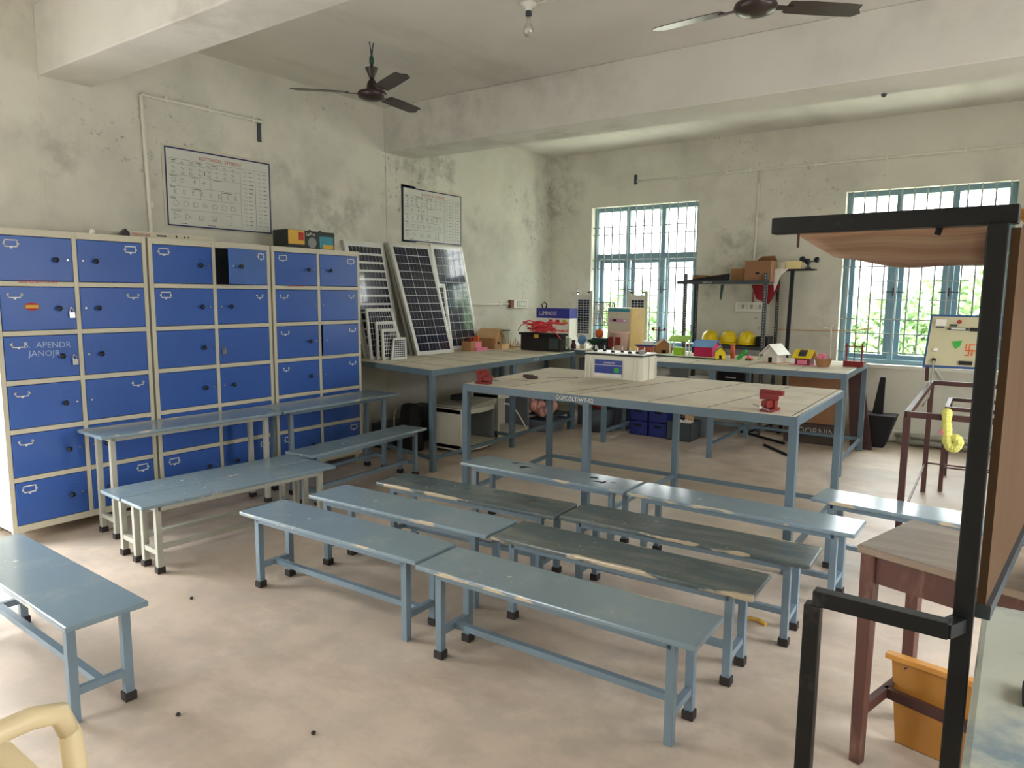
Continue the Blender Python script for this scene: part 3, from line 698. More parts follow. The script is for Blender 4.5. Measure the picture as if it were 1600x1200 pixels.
xa, xb_ = PX(815, 540, 6.95).x, PX(876, 540, 6.95).x
t = thing('battery', 'black battery with clips of wire on the far end of the left worktable', 'battery', ((xa+xb_)/2, 7.0, ZT), 0)
MB().box(xa, xb_, 6.93, 7.06, ZT, ZT+0.18).build('battery_case', black, t, bevel=0.006)
MB().box(xa-0.02, xb_+0.02, 6.915, 7.075, ZT+0.18, ZT+0.205).build('lid', tarp, t, bevel=0.004)
MB().box(xa+0.20, xa+0.26, 6.91, 6.915, ZT+0.15, ZT+0.19).build('label', ypaint, t)
MB().box(xb_-0.14, xb_-0.02, 6.926, 6.93, ZT+0.03, ZT+0.15).build('side_label', dgrey, t)
t = thing('clear_box', 'clear plastic box at the end of the left worktable beside the black battery', 'box', (xb_+0.12, 7.0, ZT))
MB().box(xb_+0.03, min(xb_+0.22, -4.19), 6.90, 7.05, ZT, ZT+0.16).build('box_shell', clearp, t)
MB().tube([(xb_+0.05+0.02*i, 6.98+0.03*math.sin(i*2), ZT+0.02+0.02*(i % 3)) for i in range(7)], 0.006, 6).build('wires', dgrey, t)
t = thing('cable_coil', 'heap of coiled red cable lying on the black battery', 'cable', (xb_-0.1, 6.98, ZT+0.205))
rc = random.Random(4); b = MB(); xm = (xa+xb_)/2+0.06
for i in range(20):
    cx = xm+rc.uniform(-0.16, 0.14); cy = 6.98+rc.uniform(-0.05, 0.05); ra = rc.uniform(0.08, 0.16); rb = rc.uniform(0.05, 0.08); z = ZT+0.218+0.006*i
    a0 = rc.uniform(0, 6)
    b.tube([(cx+ra*math.cos(a0+k*0.42), cy+rb*math.sin(a0+k*0.42), z+0.006+0.010*math.sin(k*1.3+i)) for k in range(15)], 0.007, 6)
b.tube([(xm-0.2, 6.95, 1.13), (xm-0.28, 6.95, 1.21), (xm-0.36, 6.98, 1.19), (xm-0.42, 7.0, 1.12)], 0.005, 6)
b.tube([(xm+0.1, 6.92, 1.13), (xm+0.2, 6.88, 1.11), (xm+0.25, 6.88, 1.05)], 0.006, 6)
b.build('cable_turns', redc, t, smooth=True)
t = thing('metal_test_box', 'grey metal box with a loose white wire left of the black battery', 'box', (-5.22, 7.06, ZT))
MB().box(-5.35, -5.18, 7.08, 7.22, ZT, ZT+0.20).build('metal_case', legpale, t, bevel=0.004)
MB().box(-5.36, -5.17, 7.07, 7.23, ZT+0.20, ZT+0.212).build('lid', dgrey, t)
MB().tube([(-5.24, 7.08, ZT+0.216), (-5.28, 7.04, ZT+0.12), (-5.30, 7.03, ZT+0.03), (-5.36, 7.05, ZT+0.01)], 0.004, 6).build('wire', white, t)
# blue topped box behind
t = thing('inverter_box', 'white box with a blue printed top band, behind the red cable', 'box', (-4.95, 7.85, ZT))
MB().box(-5.16, -4.66, 7.80, 7.98, ZT, 1.372).build('carton', white, t, bevel=0.003)
MB().box(-5.161, -4.659, 7.796, 7.981, 1.25, 1.374).build('blue_band', mat('blue_print', (48, 52, 150), 0.5), t)
text('LUMINOUS', 0.075, (-5.12, 7.795, 1.285), (1, 0, 0), ZU, white, t, sx=0.72)
for i, c_ in enumerate((redink, redink, ypaint)): MB().box(-4.97+0.1*i, -4.91+0.1*i, 7.797, 7.80, 1.17, 1.23).build('printed_mark', c_, t)
h_ = MB().tube([(-5.13, 7.9, 1.37), (-5.15, 7.9, 1.42), (-5.11, 7.9, 1.45), (-5.07, 7.9, 1.42), (-5.08, 7.9, 1.375)], 0.01, 8).build('carry_loop', black, t, smooth=True)

# lantern towers, inverter and instruments on the corner table
def lantern(label, px, y, top, cells):
    c = PX(px, 500, y).x
    t = thing('solar_lantern', label, 'lantern', (c, y, ZT), 0, 'solar lantern towers')
    w = 0.13; z1 = top
    MB().box(c-w, c-w+0.035, y-0.02, y+0.02, ZT, z1).box(c+w-0.035, c+w, y-0.02, y+0.02, ZT, z1).build('side_rail', livory if cells < 8 else alum, t, bevel=0.003)
    MB().box(c-w+0.035, c+w-0.035, y-0.012, y+0.012, z1-0.10, z1-0.05).build('cross_plate', alum, t)
    MB().box(c-w+0.035, c+w-0.035, y-0.012, y+0.012, ZT+0.10, ZT+0.14).build('cross_plate', alum, t)
    MB().box(c-w+0.035, c+w-0.035, y-0.008, y, ZT+0.14, z1-0.10).build('backing_sheet', sheet, t)
    q = MB()
    for i in range(14):
        for j in range(4):
            x0 = c-w+0.045+j*(2*w-0.09)/4; zz = ZT+0.15+i*(z1-0.11-ZT-0.15)/14
            q.box(x0+0.002, x0+(2*w-0.09)/4-0.003, y-0.0095, y-0.008, zz+0.002, zz+(z1-0.11-ZT-0.15)/14-0.003)
    q.build('solar_cells', cellm, t)
    MB().box(c-w+0.03, c-w+0.07, y-0.02, y+0.01, z1-0.03, z1-0.01).box(c+w-0.07, c+w-0.03, y-0.02, y+0.01, z1-0.03, z1-0.01).build('corner_bolt', dgrey, t)
lantern('silver framed solar lantern tower, the left one of two beside the window', 912, 8.15, 1.60, 14)
lantern('solar lantern tower half hidden behind the yellow inverter cabinet', 996, 8.2, 1.60, 6)
t = thing('inverter_cabinet', 'cream inverter cabinet with a yellow-orange side and small display', 'inverter', (-3.95, 7.75, ZT))
a = PX(950, 480, 7.62); b_ = PX(985, 480, 7.62); c = PX(1004, 480, 8.0)
MB().box(a.x, b_.x, 7.62, 7.98, ZT, 1.40).build('cabinet_body', livory, t, bevel=0.004)
MB().box(b_.x, b_.x+0.006, 7.63, 8.0, ZT+0.005, 1.398).build('side_panel', mat('amber_panel', (236, 196, 110), 0.5), t)
MB().box(a.x+0.01, b_.x-0.01, 7.616, 7.62, 1.355, 1.39).build('teal_strip', teal, t)
MB().box(a.x+0.03, b_.x-0.03, 7.616, 7.62, 1.23, 1.275).build('control_strip', mat('mauve_strip', (196, 150, 180), 0.5), t)
MB().box(a.x+0.07, a.x+0.12, 7.612, 7.616, 1.24, 1.265).build('display', black, t)
MB().box(b_.x-0.08, b_.x-0.05, 7.612, 7.616, 1.24, 1.262).build('knob', white, t)
t = thing('paint_bucket', 'whitish bucket with red markings in front of the inverter cabinet', 'bucket', (-3.76, 7.47, ZT))
ctr = (PX(968, 530, 7.48).x, 7.48, 0)
MB().lathe([(0.085, ZT), (0.108, 1.11), (0.114, 1.115), (0.114, 1.13), (0.104, 1.13), (0.098, 1.10), (0.08, ZT+0.01)], ctr, 22).build('bucket_shell', mat('bucket_plastic', (226, 190, 172), 0.4), t, smooth=True)
MB().box(ctr[0]-0.09, ctr[0]-0.04, ctr[1]-0.105, ctr[1]-0.09, 0.95, 1.07).box(ctr[0]+0.0, ctr[0]+0.06, ctr[1]-0.110, ctr[1]-0.095, 0.98, 1.07).build('red_marking', red, t)
t = thing('mesh_tray', 'brown wire mesh tray leaning on the window behind the instruments', 'tray', (-4.2, 8.1, 1.2))
p = [PX(925, 508, 8.38), PX(967, 508, 8.38), PX(959, 473, 8.44), PX(925, 472, 8.44)]
fr = MB()
for i in range(4): fr.bar(p[i], p[(i+1) % 4], 0.014, 0.014)
fr.bar(p[0], (p[0].x, 8.36, ZT), 0.012).bar(p[1], (p[1].x, 8.36, ZT), 0.012)
fr.build('tray_frame', dgrey, t)
ms = MB()
for i in range(16):
    u = (i+0.5)/16
    ms.bar(p[0]*(1-u)+p[1]*u, p[3]*(1-min(1, u+0.15))+p[2]*min(1, u+0.15), 0.007, 0.004, ref=(0, 1, 0))
for i in range(5):
    v = (i+0.5)/5; ms.bar(p[0]*(1-v)+p[3]*v, p[1]*(1-v)+p[2]*v, 0.005, 0.004, ref=(0, 1, 0))
ms.build('mesh', mat('rust_mesh', (120, 84, 76), 0.7), t)
t = thing('round_fan', 'small round orange fan on a metal instrument', 'fan', (-4.1, 7.55, ZT))
c = PX(937, 521, 7.55)
b = MB().lathe([(0.055, 0), (0.055, 0.012), (0.02, 0.02)], n=20); b.rot(Matrix.Translation(c) @ Matrix.Rotation(R(90), 4, 'X')); b.build('orange_disc', orange, t, smooth=True)
b = MB().box(c.x-0.008, c.x+0.008, c.y+0.0, c.y+0.016, ZT+0.14, c.z).build('stem', dgrey, t)
MB().box(c.x-0.08, c.x+0.12, 7.50, 7.60, ZT, ZT+0.14).build('instrument_case', dgrey, t, bevel=0.004)
t = thing('study_lamp', 'dark green bowl shaped solar lamp on a small stand', 'lamp', (-4.02, 7.43, ZT))
c = PX(929, 540, 7.43)
MB().lathe([(0.03, 0.965), (0.085, 1.01), (0.095, 1.03), (0.09, 1.03), (0.03, 0.975)], (c.x, 7.43, 0), 20).build('lamp_bowl', dkgreen, t, smooth=True)
for dx in (-0.04, 0.04): MB().bar((c.x+dx*1.3, 7.43, ZT), (c.x+dx*0.4, 7.43, 0.97), 0.014).build('leg', white, t)
t = thing('plate_lamp', 'pale blue round plate lamp beside the left lantern tower', 'lamp', (-4.35, 7.6, ZT))
c = PX(910, 531, 7.6)
b = MB().lathe([(0.06, 0), (0.058, 0.01), (0.001, 0.02)], n=20); b.rot(Matrix.Translation((c.x, 7.6, c.z)) @ Matrix.Rotation(R(75), 4, 'X')); b.build('lamp_plate', sky, t, smooth=True)
MB().box(c.x-0.03, c.x+0.03, 7.59, 7.65, ZT, c.z-0.02).build('lamp_base', white, t)
t = thing('brown_jar', 'small dark brown jar at the left end of the corner table', 'jar', (-4.5, 7.5, ZT))
c = PX(896, 540, 7.5); MB().lathe([(0.03, ZT), (0.032, ZT+0.05), (0.022, ZT+0.065), (0.022, ZT+0.09)], (c.x, 7.5, 0), 14).build('jar_body', angle, t, smooth=True)
MB().lathe([(0.024, ZT+0.09), (0.024, ZT+0.105)], (c.x, 7.5, 0), 14).build('lid', black, t, smooth=True)

# ------------------------------------------------ middle worktable: big battery, vises, clamp
t = thing('tubular_battery', 'large white battery with a blue label on the middle worktable', 'battery', (-2.56, 5.07, ZT), R(0))
w2, d2, hh = 0.245, 0.13, 0.185
M_ = t.matrix_basis
MB().box(-w2, w2, -d2, d2, 0, hh).build('battery_case', mat('battery_white', (222, 220, 202), 0.4, var=0.02), t, local=True, bevel=0.006)
rb = MB()
for x in (-w2+0.012, -w2+0.05, w2-0.05, w2-0.012): rb.box(x-0.008, x+0.008, -d2-0.008, -d2, 0.0, hh-0.01)
for y in (-d2+0.012, d2-0.012, 0): rb.box(w2, w2+0.008, y-0.008, y+0.008, 0, hh-0.01)
rb.build('case_rib', offw, t, local=True, bevel=0.002)
MB().box(-w2-0.004, w2+0.012, -d2-0.010, d2+0.01, hh, hh+0.012).build('black_rim', black, t, local=True, bevel=0.003)
MB().box(-w2+0.004, w2+0.002, -d2, d2, hh+0.012, hh+0.02).build('lid', white, t, local=True)
MB().box(-0.15, 0.085, -d2-0.012, -d2-0.008, 0.02, 0.15).build('blue_label', mat('label_blue', (36, 62, 150), 0.4), t, local=True)
MB().box(-0.15, 0.085, -d2-0.0135, -d2-0.012, 0.108, 0.112).box(-0.15, 0.085, -d2-0.0135, -d2-0.012, 0.02, 0.045).build('label_line', white, t, local=True)
MB().box(0.02, 0.062, -d2-0.0135, -d2-0.012, 0.055, 0.092).build('label_badge', green, t, local=True)
text('LUMINOUS', 0.020, (-0.075, -d2-0.0135, 0.122), (1, 0, 0), ZU, white, t, local=True)
for (x, y) in ((-0.19, -0.06), (-0.14, 0.0), (-0.03, -0.07), (0.02, -0.01), (0.12, -0.08), (0.17, -0.05), (0.19, 0.03)):
    cap = MB().lathe([(0.014, hh+0.02), (0.014, hh+0.032), (0.006, hh+0.036)], (x, y, 0), 12).build('vent_cap', black, t, local=True, smooth=True)
    MB().lathe([(0.005, hh+0.03), (0.005, hh+0.062), (0.0035, hh+0.066)], (x, y, 0), 8).build('float_stem', white, cap, local=True)
MB().box(0.205, 0.235, -0.10, -0.05, hh+0.02, hh+0.05).build('terminal', grey, t, local=True)
def vise(label, x, y, rz, s=1.0):
    t = thing('bench_vise', label, 'vise', (x, y, ZT), rz, 'red vises')
    MB().box(-0.055*s, 0.055*s, -0.03*s, 0.03*s, 0, 0.016).hexa([(-0.04*s, -0.025, 0.016), (0.0, -0.025, 0.016), (0.0, 0.025, 0.016), (-0.04*s, 0.025, 0.016)],
        [(-0.045*s, -0.028, 0.075*s), (0.005, -0.028, 0.075*s), (0.005, 0.028, 0.075*s), (-0.045*s, 0.028, 0.075*s)]).build('vise_body', red, t, local=True, bevel=0.003)
    MB().box(-0.03*s, 0.0, -0.055*s, 0.055*s, 0.075*s, 0.098*s).build('fixed_jaw', red, t, local=True, bevel=0.003)
    MB().box(0.012, 0.03, -0.045*s, 0.045*s, 0.055*s, 0.085*s).box(0.0, 0.075*s, -0.018, 0.018, 0.022, 0.055*s).build('moving_jaw', red, t, local=True, bevel=0.003)
    MB().tube([(0.03, 0, 0.036), (0.12*s, 0, 0.036)], 0.008, 8).build('screw', chrome, t, local=True)
    MB().tube([(0.11*s, -0.05, 0.05), (0.11*s, 0.05, 0.02)], 0.004, 6).build('handle', chrome, t, local=True)
    return t
vise('red bench vise on the left corner of the middle worktable', -3.17, 4.10, R(5), 1.05)
vise('red bench vise near the right corner of the middle worktable', -1.14, 4.15, R(-95), 1.2)
t = thing('rusty_clamp', 'small rusty iron clamp lying on the left part of the middle worktable', 'clamp', (-3.10, 4.62, ZT))
MB().lathe([(0.045, ZT), (0.05, ZT+0.008), (0.045, ZT+0.018), (0.03, ZT+0.018), (0.03, ZT)], (-3.08, 4.60, 0), 16).build('ring', angle, t, smooth=True)
MB().box(-3.18, -3.11, 4.62, 4.67, ZT, ZT+0.022).build('clamp_jaw', angle, t, bevel=0.004)
MB().tube([(-3.02, 4.72, ZT+0.003), (-2.93, 4.77, ZT+0.003), (-2.84, 4.86, ZT+0.003), (-2.80, 4.82, ZT+0.003)], 0.0022, 6).build('loose_wire', ldark, t)

# ------------------------------------------------ model houses on the back worktable
t = gable_house('model_house', 'brown cardboard model house with a round door, left of the green chair model', PX(1036, 540, 7.62).x, 7.62, ZT, 0.19, 0.16, 0.07, 0.08, cardb, lbrown, R(30))
t = thing('red_bench_model', 'white and orange model house behind the battery terminals', 'model house', (-3.44, 7.4, ZT), 0, 'model houses')
c = PX(1008, 540, 7.40)
MB().box(c.x-0.07, c.x+0.09, 7.33, 7.43, ZT, ZT+0.085).build('house_body', mat('terracotta', (176, 88, 66), 0.7), t)
MB().box(c.x-0.09, c.x+0.11, 7.32, 7.45, ZT+0.085, ZT+0.10).build('roof', navy, t)
MB().box(c.x-0.03, c.x+0.08, 7.38, 7.45, ZT+0.10, ZT+0.14).build('roof_box', white, t)
t = thing('red_model_bench', 'little red model balance standing behind the brown cardboard house', 'model', (-3.4, 7.72, ZT))
c = PX(1030, 516, 7.72); MB().box(c.x-0.08, c.x+0.08, 7.70, 7.72, c.z-0.004, c.z+0.01).build('red_beam', red, t)
MB().box(c.x-0.006, c.x+0.006, 7.70, 7.72, ZT, c.z+0.04).build('post', dgrey, t)
for sx in (-1, 1): MB().ball((c.x+sx*0.07, 7.71, c.z+0.016), 0.016, 10).build('red_weight', red, t, smooth=True)
# board with green chair, pink and yellow houses
t = thing('model_board', 'green and white base board under the row of paper models', 'board', (-2.9, 7.4, ZT))
a = PX(1040, 549, 7.45); b_ = PX(1125, 553, 7.3)
MB().box(a.x, b_.x, 7.18, 7.62, ZT, ZT+0.008).build('board_sheet', mat('pale_green_card', (206, 216, 190), 0.7), t)
MB().box(a.x, b_.x, 7.17, 7.18, ZT, ZT+0.012).build('green_edge', dkgreen, t)
t = thing('model_chair', 'lime green paper model shelter on four thin legs', 'model', (-3.1, 7.4, ZT+0.008))
c = PX(1062, 540, 7.4); z0 = ZT+0.008
for dx in (-0.09, 0.09):
    for dy in (-0.05, 0.05): MB().bar((c.x+dx, 7.4+dy, z0), (c.x+dx, 7.4+dy, z0+0.16), 0.009).build('leg', white, t)
MB().slab([(c.x-0.11, 7.34, z0+0.15), (c.x+0.11, 7.34, z0+0.15), (c.x+0.12, 7.46, z0+0.20), (c.x-0.12, 7.46, z0+0.20)], (0, 0, 1), 0.006).build('roof', lime, t)
MB().box(c.x-0.05, c.x+0.05, 7.36, 7.43, z0, z0+0.08).build('green_tub', lime, t)
def place_house(label, px, y, w, d, h, rh, walls, roof, rz, **k):
    return gable_house('model_house', label, PX(px, 545, y).x, y, k.pop('z', ZT), w, d, h, rh, walls, roof, rz, **k)
place_house('magenta paper model house with a light blue roof', 1104, 7.42, 0.15, 0.22, 0.11, 0.055, pink, sky, R(80), z=ZT+0.008, door=False, ov=0.02)
place_house('small yellow model house with a black roof', 1126, 7.22, 0.10, 0.10, 0.07, 0.055, yellow, black, R(20), z=ZT+0.008)
place_house('white model house with a small round window in its gable', 1211, 7.25, 0.16, 0.14, 0.10, 0.075, wcloth, white, R(-20), ov=0.03, base=cardb)
t = thing('orange_tube', 'orange cardboard tube tower on the back worktable', 'model', (-2.5, 7.45, ZT))
c = PX(1145, 545, 7.45); MB().tube([(c.x, 7.45, ZT), (c.x, 7.45, ZT+0.135)], 0.022, 12).build('tube', orange, t, smooth=True)
MB().tube([(c.x, 7.45, ZT+0.135), (c.x, 7.45, ZT+0.145)], 0.026, 12).build('rim', cardb, t, smooth=True)
t = thing('toy_plant', 'bright green plastic plant lying among the models', 'plant', (-2.35, 7.3, ZT))
c = PX(1160, 550, 7.3); b = MB()
for i in range(7): b.ball((c.x-0.03+0.012*i, 7.28+0.02*math.sin(i*2), ZT+0.02+0.012*i), 0.02, 8)
b.build('leaves', green, t, smooth=True)
t = thing('toy_car', 'tiny pink and green model cart beside the green plastic plant', 'model', (-2.25, 7.3, ZT))
c = PX(1171, 551, 7.3); MB().box(c.x-0.03, c.x+0.03, 7.27, 7.33, ZT+0.01, ZT+0.03).build('cart_body', orange, t, bevel=0.003)
MB().prism([(-0.02+c.x, ZT+0.03), (0.02+c.x, ZT+0.03), (c.x, ZT+0.055)], 'y', 7.28, 7.32).build('cart_top', lpink, t)
for sx in (-1, 1): MB().tube([(c.x+sx*0.018, 7.265, ZT+0.011), (c.x+sx*0.018, 7.335, ZT+0.011)], 0.011, 10).build('wheel', black, t)
t = thing('wire_arch', 'little white wire arch left of the white model house', 'model', (-2.15, 7.4, ZT))
c = PX(1190, 550, 7.4)
MB().tube([(c.x-0.03+0.03*(1-math.cos(a*PI/8)), 7.4, ZT+0.004+0.07*math.sin(a*PI/8)) for a in range(9)], 0.005, 6).build('outer_arch', white, t, smooth=True)
MB().tube([(c.x-0.012+0.014*(1-math.cos(a*PI/8)), 7.4, ZT+0.004+0.045*math.sin(a*PI/8)) for a in range(9)], 0.004, 6).build('inner_arch', white, t, smooth=True)
MB().box(c.x+0.035, c.x+0.085, 7.38, 7.42, ZT, ZT+0.025).build('black_foot', black, t)
t = thing('model_house', 'model house with maroon walls and a yellow roof carrying a dark solar cell', 'model house', (-1.72, 7.2, ZT), R(-6), 'model houses')
c = PX(1258, 545, 7.2); t.matrix_basis = Matrix.Translation((c.x, 7.2, ZT)) @ Matrix.Rotation(R(-6), 4, 'Z')
MB().box(-0.07, 0.07, -0.06, 0.06, 0, 0.075).build('house_body', mat('maroon_card', (110, 34, 44), 0.6), t, local=True)
MB().slab([(-0.09, -0.09, 0.065), (0.09, -0.09, 0.065), (0.09, 0.0, 0.14), (-0.09, 0.0, 0.14)], (0, -0.6, 0.8), 0.006).slab([(-0.09, 0.09, 0.065), (0.09, 0.09, 0.065), (0.09, 0.0, 0.14), (-0.09, 0.0, 0.14)], (0, 0.6, 0.8), 0.006).build('roof', yellow, t, local=True)
MB().slab([(-0.035, -0.075, 0.085), (0.035, -0.075, 0.085), (0.035, -0.012, 0.138), (-0.035, -0.012, 0.138)], (0, -0.6, 0.8), 0.006).build('solar_cell', cellm, t, local=True)
MB().box(-0.045, 0.045, -0.062, -0.06, 0.01, 0.05).build('door', lpink, t, local=True)
MB().box(-0.12, 0.12, -0.10, 0.10, 0, 0.003).build('base_board', lpink, t, local=True)
t = thing('pink_basket', 'orange-brown paper basket with pink crumpled paper', 'basket', (-1.56, 7.15, ZT))
c = PX(1287, 552, 7.12)
MB().lathe([(0.055, ZT), (0.078, ZT+0.075), (0.07, ZT+0.075), (0.05, ZT+0.01)], (c.x, 7.12, 0), 8).build('basket_shell', cardb, t)
b = MB()
for i in range(6): b.ball((c.x-0.03+0.015*(i % 4), 7.10+0.02*(i % 3), ZT+0.075+0.012*(i % 3)), 0.026, 7)
b.build('pink_paper', lpink, t)
MB().prism([(c.x-0.08, ZT+0.06), (c.x-0.02, ZT+0.06), (c.x-0.05, ZT+0.12)], 'y', 7.18, 7.20).build('paper_gable', orange, t)
t = thing('toy_windmill', 'white toy windmill on a thin wire behind the pink basket', 'windmill', (-1.5, 7.35, ZT))
c = PX(1297, 513, 7.4)
MB().tube([(c.x+0.02, 7.4, ZT), (c.x+0.012, 7.4, c.z)], 0.003, 6).build('wire_post', white, t)
for k in range(3):
    a = R(50+120*k); MB().slab([(c.x, 7.395, c.z), (c.x+0.05*math.cos(a-0.15), 7.395, c.z+0.05*math.sin(a-0.15)), (c.x+0.055*math.cos(a), 7.395, c.z+0.055*math.sin(a)), (c.x+0.05*math.cos(a+0.15), 7.395, c.z+0.05*math.sin(a+0.15))], (0, 1, 0), 0.003).build('blade', white, t)
t = thing('red_frame_model', 'red wooden demonstration frame with two posts near the right end of the back worktable', 'model', (-1.37, 7.45, ZT))
c = PX(1335, 550, 7.3)
MB().box(c.x-0.085, c.x+0.085, 7.26, 7.34, ZT, ZT+0.055).build('base_block', red, t, bevel=0.003)
for dx in (-0.065, 0.065): MB().bar((c.x+dx, 7.3, ZT+0.05), (c.x+dx, 7.3, ZT+0.22), 0.013).build('post', red, t)
MB().bar((c.x-0.085, 7.3, ZT+0.19), (c.x+0.085, 7.3, ZT+0.19), 0.010).build('cross_bar', red, t)
MB().tube([(c.x, 7.3, ZT+0.05), (c.x, 7.3, ZT+0.25)], 0.005, 8).build('screw', dgrey, t)
MB().tube([(c.x, 7.3, ZT+0.25), (c.x, 7.3, ZT+0.30)], 0.007, 8).build('tip', ypaint, t)
tag(MB().bar((-1.36, 7.60, ZT+0.01), (-1.22, 7.66, ZT+0.012), 0.03, 0.02).build('wood_offcut', cardb), 'small brown wood strip at the far right corner of the back worktable', 'wood')

# ================================================================ on the walls
def poster(label, y0, y1, z0, z1):
    x = XW
    t = thing('wall_chart', label, 'poster', (x, (y0+y1)/2, z0), 0, 'electrical symbol charts')
    w, h = y1-y0, z1-z0
    MB().box(x+0.001, x+0.006, y0-0.02, y1+0.012, z0-0.012, z1+0.02).build('backing_sheet', livory, t)
    MB().box(x+0.006, x+0.008, y0, y1, z0, z1).build('paper_sheet', posterm, t)
    b = MB(); e = 0.011; X0, X1 = x+0.008, x+0.0095
    b.box(X0, X1, y0, y1, z1-e, z1).box(X0, X1, y0, y1, z0, z0+e).box(X0, X1, y0, y0+e, z0, z1).box(X0, X1, y1-e, y1, z0, z1)
    b.build('border', navy, t)
    text('ELECTRICAL  SYMBOLS', 0.037, (x+0.008, y0+w*0.30, z1-0.066), YD, ZU, redink, t)
    def P(u, v): return (x+0.009, y0+w*u, z0+h*v)
    g = MB()
    def ln(u0, v0, u1, v1, t_=0.0014): g.bar(P(u0, v0), P(u1, v1), t_, 0.0006, ref=(1, 0, 0))
    for v in (0.80, 0.66, 0.515, 0.375, 0.22): ln(0.03, v, 0.68, v)
    ln(0.03, 0.86, 0.97, 0.86)
    for u, v0, v1 in ((0.21, 0.66, 0.86), (0.40, 0.515, 0.86), (0.30, 0.375, 0.66), (0.69, 0.04, 0.86), (0.84, 0.04, 0.86), (0.50, 0.375, 0.515)): ln(u, v0, u, v1)
    g.build('grid_lines', ink, t)
    s_ = MB(); rn = random.Random(5)
    def seg(pts, t_=0.0018):
        for i in range(len(pts)-1): s_.bar(P(*pts[i]), P(*pts[i+1]), t_, 0.0006, ref=(1, 0, 0))
    asp = h/w
    def circ(u, v, r_, n=10): seg([(u+r_*asp*math.cos(2*PI*k/n), v+r_*math.sin(2*PI*k/n)) for k in range(n+1)])
    # logic gates row, amplifiers row, transistor row
    for k in range(7):
        u = 0.08+k*0.088; v = 0.295; r_ = 0.03
        if k == 3: seg([(u-0.02, v+r_), (u+0.02, v), (u-0.02, v-r_), (u-0.02, v+r_)])
        else: seg([(u-0.02, v+r_)]+[(u+0.025*math.sin(a*PI/6), v+r_*math.cos(a*PI/6)) for a in range(7)]+[(u-0.02, v-r_), (u-0.02, v+r_)])
    for u in (0.08, 0.18): seg([(u-0.02, 0.17), (u+0.025, 0.13), (u-0.02, 0.09), (u-0.02, 0.17)]); seg([(u+0.025, 0.13), (u+0.04, 0.13)])
    for u in (0.30, 0.42): seg([(u-0.02, 0.16), (u+0.02, 0.16), (u+0.02, 0.10), (u-0.02, 0.10), (u-0.02, 0.16)]); seg([(u-0.01, 0.12), (u+0.01, 0.12)], 0.004)
    seg([(0.54, 0.19), (0.59, 0.19), (0.59, 0.07), (0.54, 0.07), (0.54, 0.19)]); seg([(0.55, 0.10), (0.58, 0.10)], 0.003)
    for k in range(4): circ(0.07+0.07*k, 0.59, 0.026) if k < 2 else seg([(0.08+0.085*k, 0.56), (0.08+0.085*k, 0.62), (0.10+0.085*k, 0.59), (0.06+0.085*k, 0.59)])
    for k in range(8):
        u = 0.07+k*0.08; seg([(u, 0.41), (u, 0.48)]); seg([(u, 0.44), (u+0.02, 0.475)]); seg([(u, 0.44), (u+0.02, 0.41)])
    for r_ in range(3):
        v = (0.82, 0.75, 0.69)[r_]
        for k in range(8):
            u = 0.07+k*0.078
            seg([(u-0.02, v), (u-0.008, v), (u-0.004, v+0.018), (u+0.004, v-0.018), (u+0.008, v), (u+0.02, v)], 0.0014)
    seg([(0.345, 0.69), (0.345, 0.75)], 0.006)
    for u in (0.74, 0.89):
        for k in range(14):
            v = 0.82-k*0.056
            seg([(u-0.025, v), (u-0.01, v), (u-0.005, v+0.012), (u+0.005, v-0.012), (u+0.015, v)], 0.0012)
            seg([(u+0.035, v), (u+0.035+rn.uniform(0.02, 0.045), v)], 0.004)
    for (u, v, l) in ((0.03, 0.845, 0.06), (0.03, 0.645, 0.07), (0.03, 0.505, 0.05), (0.03, 0.36, 0.05), (0.03, 0.205, 0.09), (0.22, 0.845, 0.1), (0.41, 0.845, 0.06), (0.22, 0.65, 0.06), (0.42, 0.65, 0.08), (0.10, 0.045, 0.07), (0.35, 0.045, 0.08), (0.22, 0.50, 0.09), (0.50, 0.50, 0.1)):
        seg([(u+0.005, v-0.005), (u+l, v-0.005)], 0.004)
    s_.build('printed_symbols', ink, t)
poster('electrical symbols chart with bold blue border, above the lockers', 3.062, 4.008, 2.06, 2.66)
poster('electrical symbols chart further along the wall, above the solar panels', 5.66, 6.63, 2.11, 2.675)

def conduit(label, pts, r=0.0125, clips=()):
    t = thing('conduit_pipe', label, 'pipe', pts[0], 0, 'white wiring conduits on the walls')
    MB().tube(pts, r, 8).build('pipe', offw, t, smooth=True)
    for c in clips:
        c = Vector(c); MB().box(c.x-0.012, c.x+0.012, c.y-0.012, c.y+0.012, c.z-0.022, c.z+0.022).build('clip', offw, t)
    return t
xc = XW+0.0165; yc = YW-0.013
conduit('white conduit rising behind the lockers and turning right above the near chart', [(xc, 2.95, 1.0), (xc, 2.90, 2.99), (xc, 2.905, 3.00), (xc, 3.95, 3.00)], 0.014,
        [(xc, 2.91, 2.75), (xc, 2.935, 2.2), (xc, 3.09, 3.0), (xc, 3.45, 3.0), (xc, 3.85, 3.0)])
tag(MB().box(XW, XW+0.012, 3.90, 3.935, 2.83, 3.02).build('wall_bracket', dgrey, bevel=0.002), 'dark iron strip hanging at the end of the conduit above the near chart', 'bracket')
conduit('long white conduit along the back wall above both windows, with a drop to the switchboard', [(-4.17, yc, 2.995), (-2.60, yc, 3.0), (XR, yc, 3.01)], 0.0125,
        [(-3.6, yc, 2.995), (-3.0, yc, 2.998), (-2.72, yc, 3.0), (-2.0, yc, 3.0), (-1.3, yc, 3.0), (-0.6, yc, 3.0)])
conduit('white conduit dropping down the back wall to the switchboard between the windows', [(-2.61, yc, 2.99), (-2.64, yc, 1.48)], 0.0125, [(-2.61, yc, 2.82), (-2.62, yc, 2.5), (-2.625, yc, 2.35)])
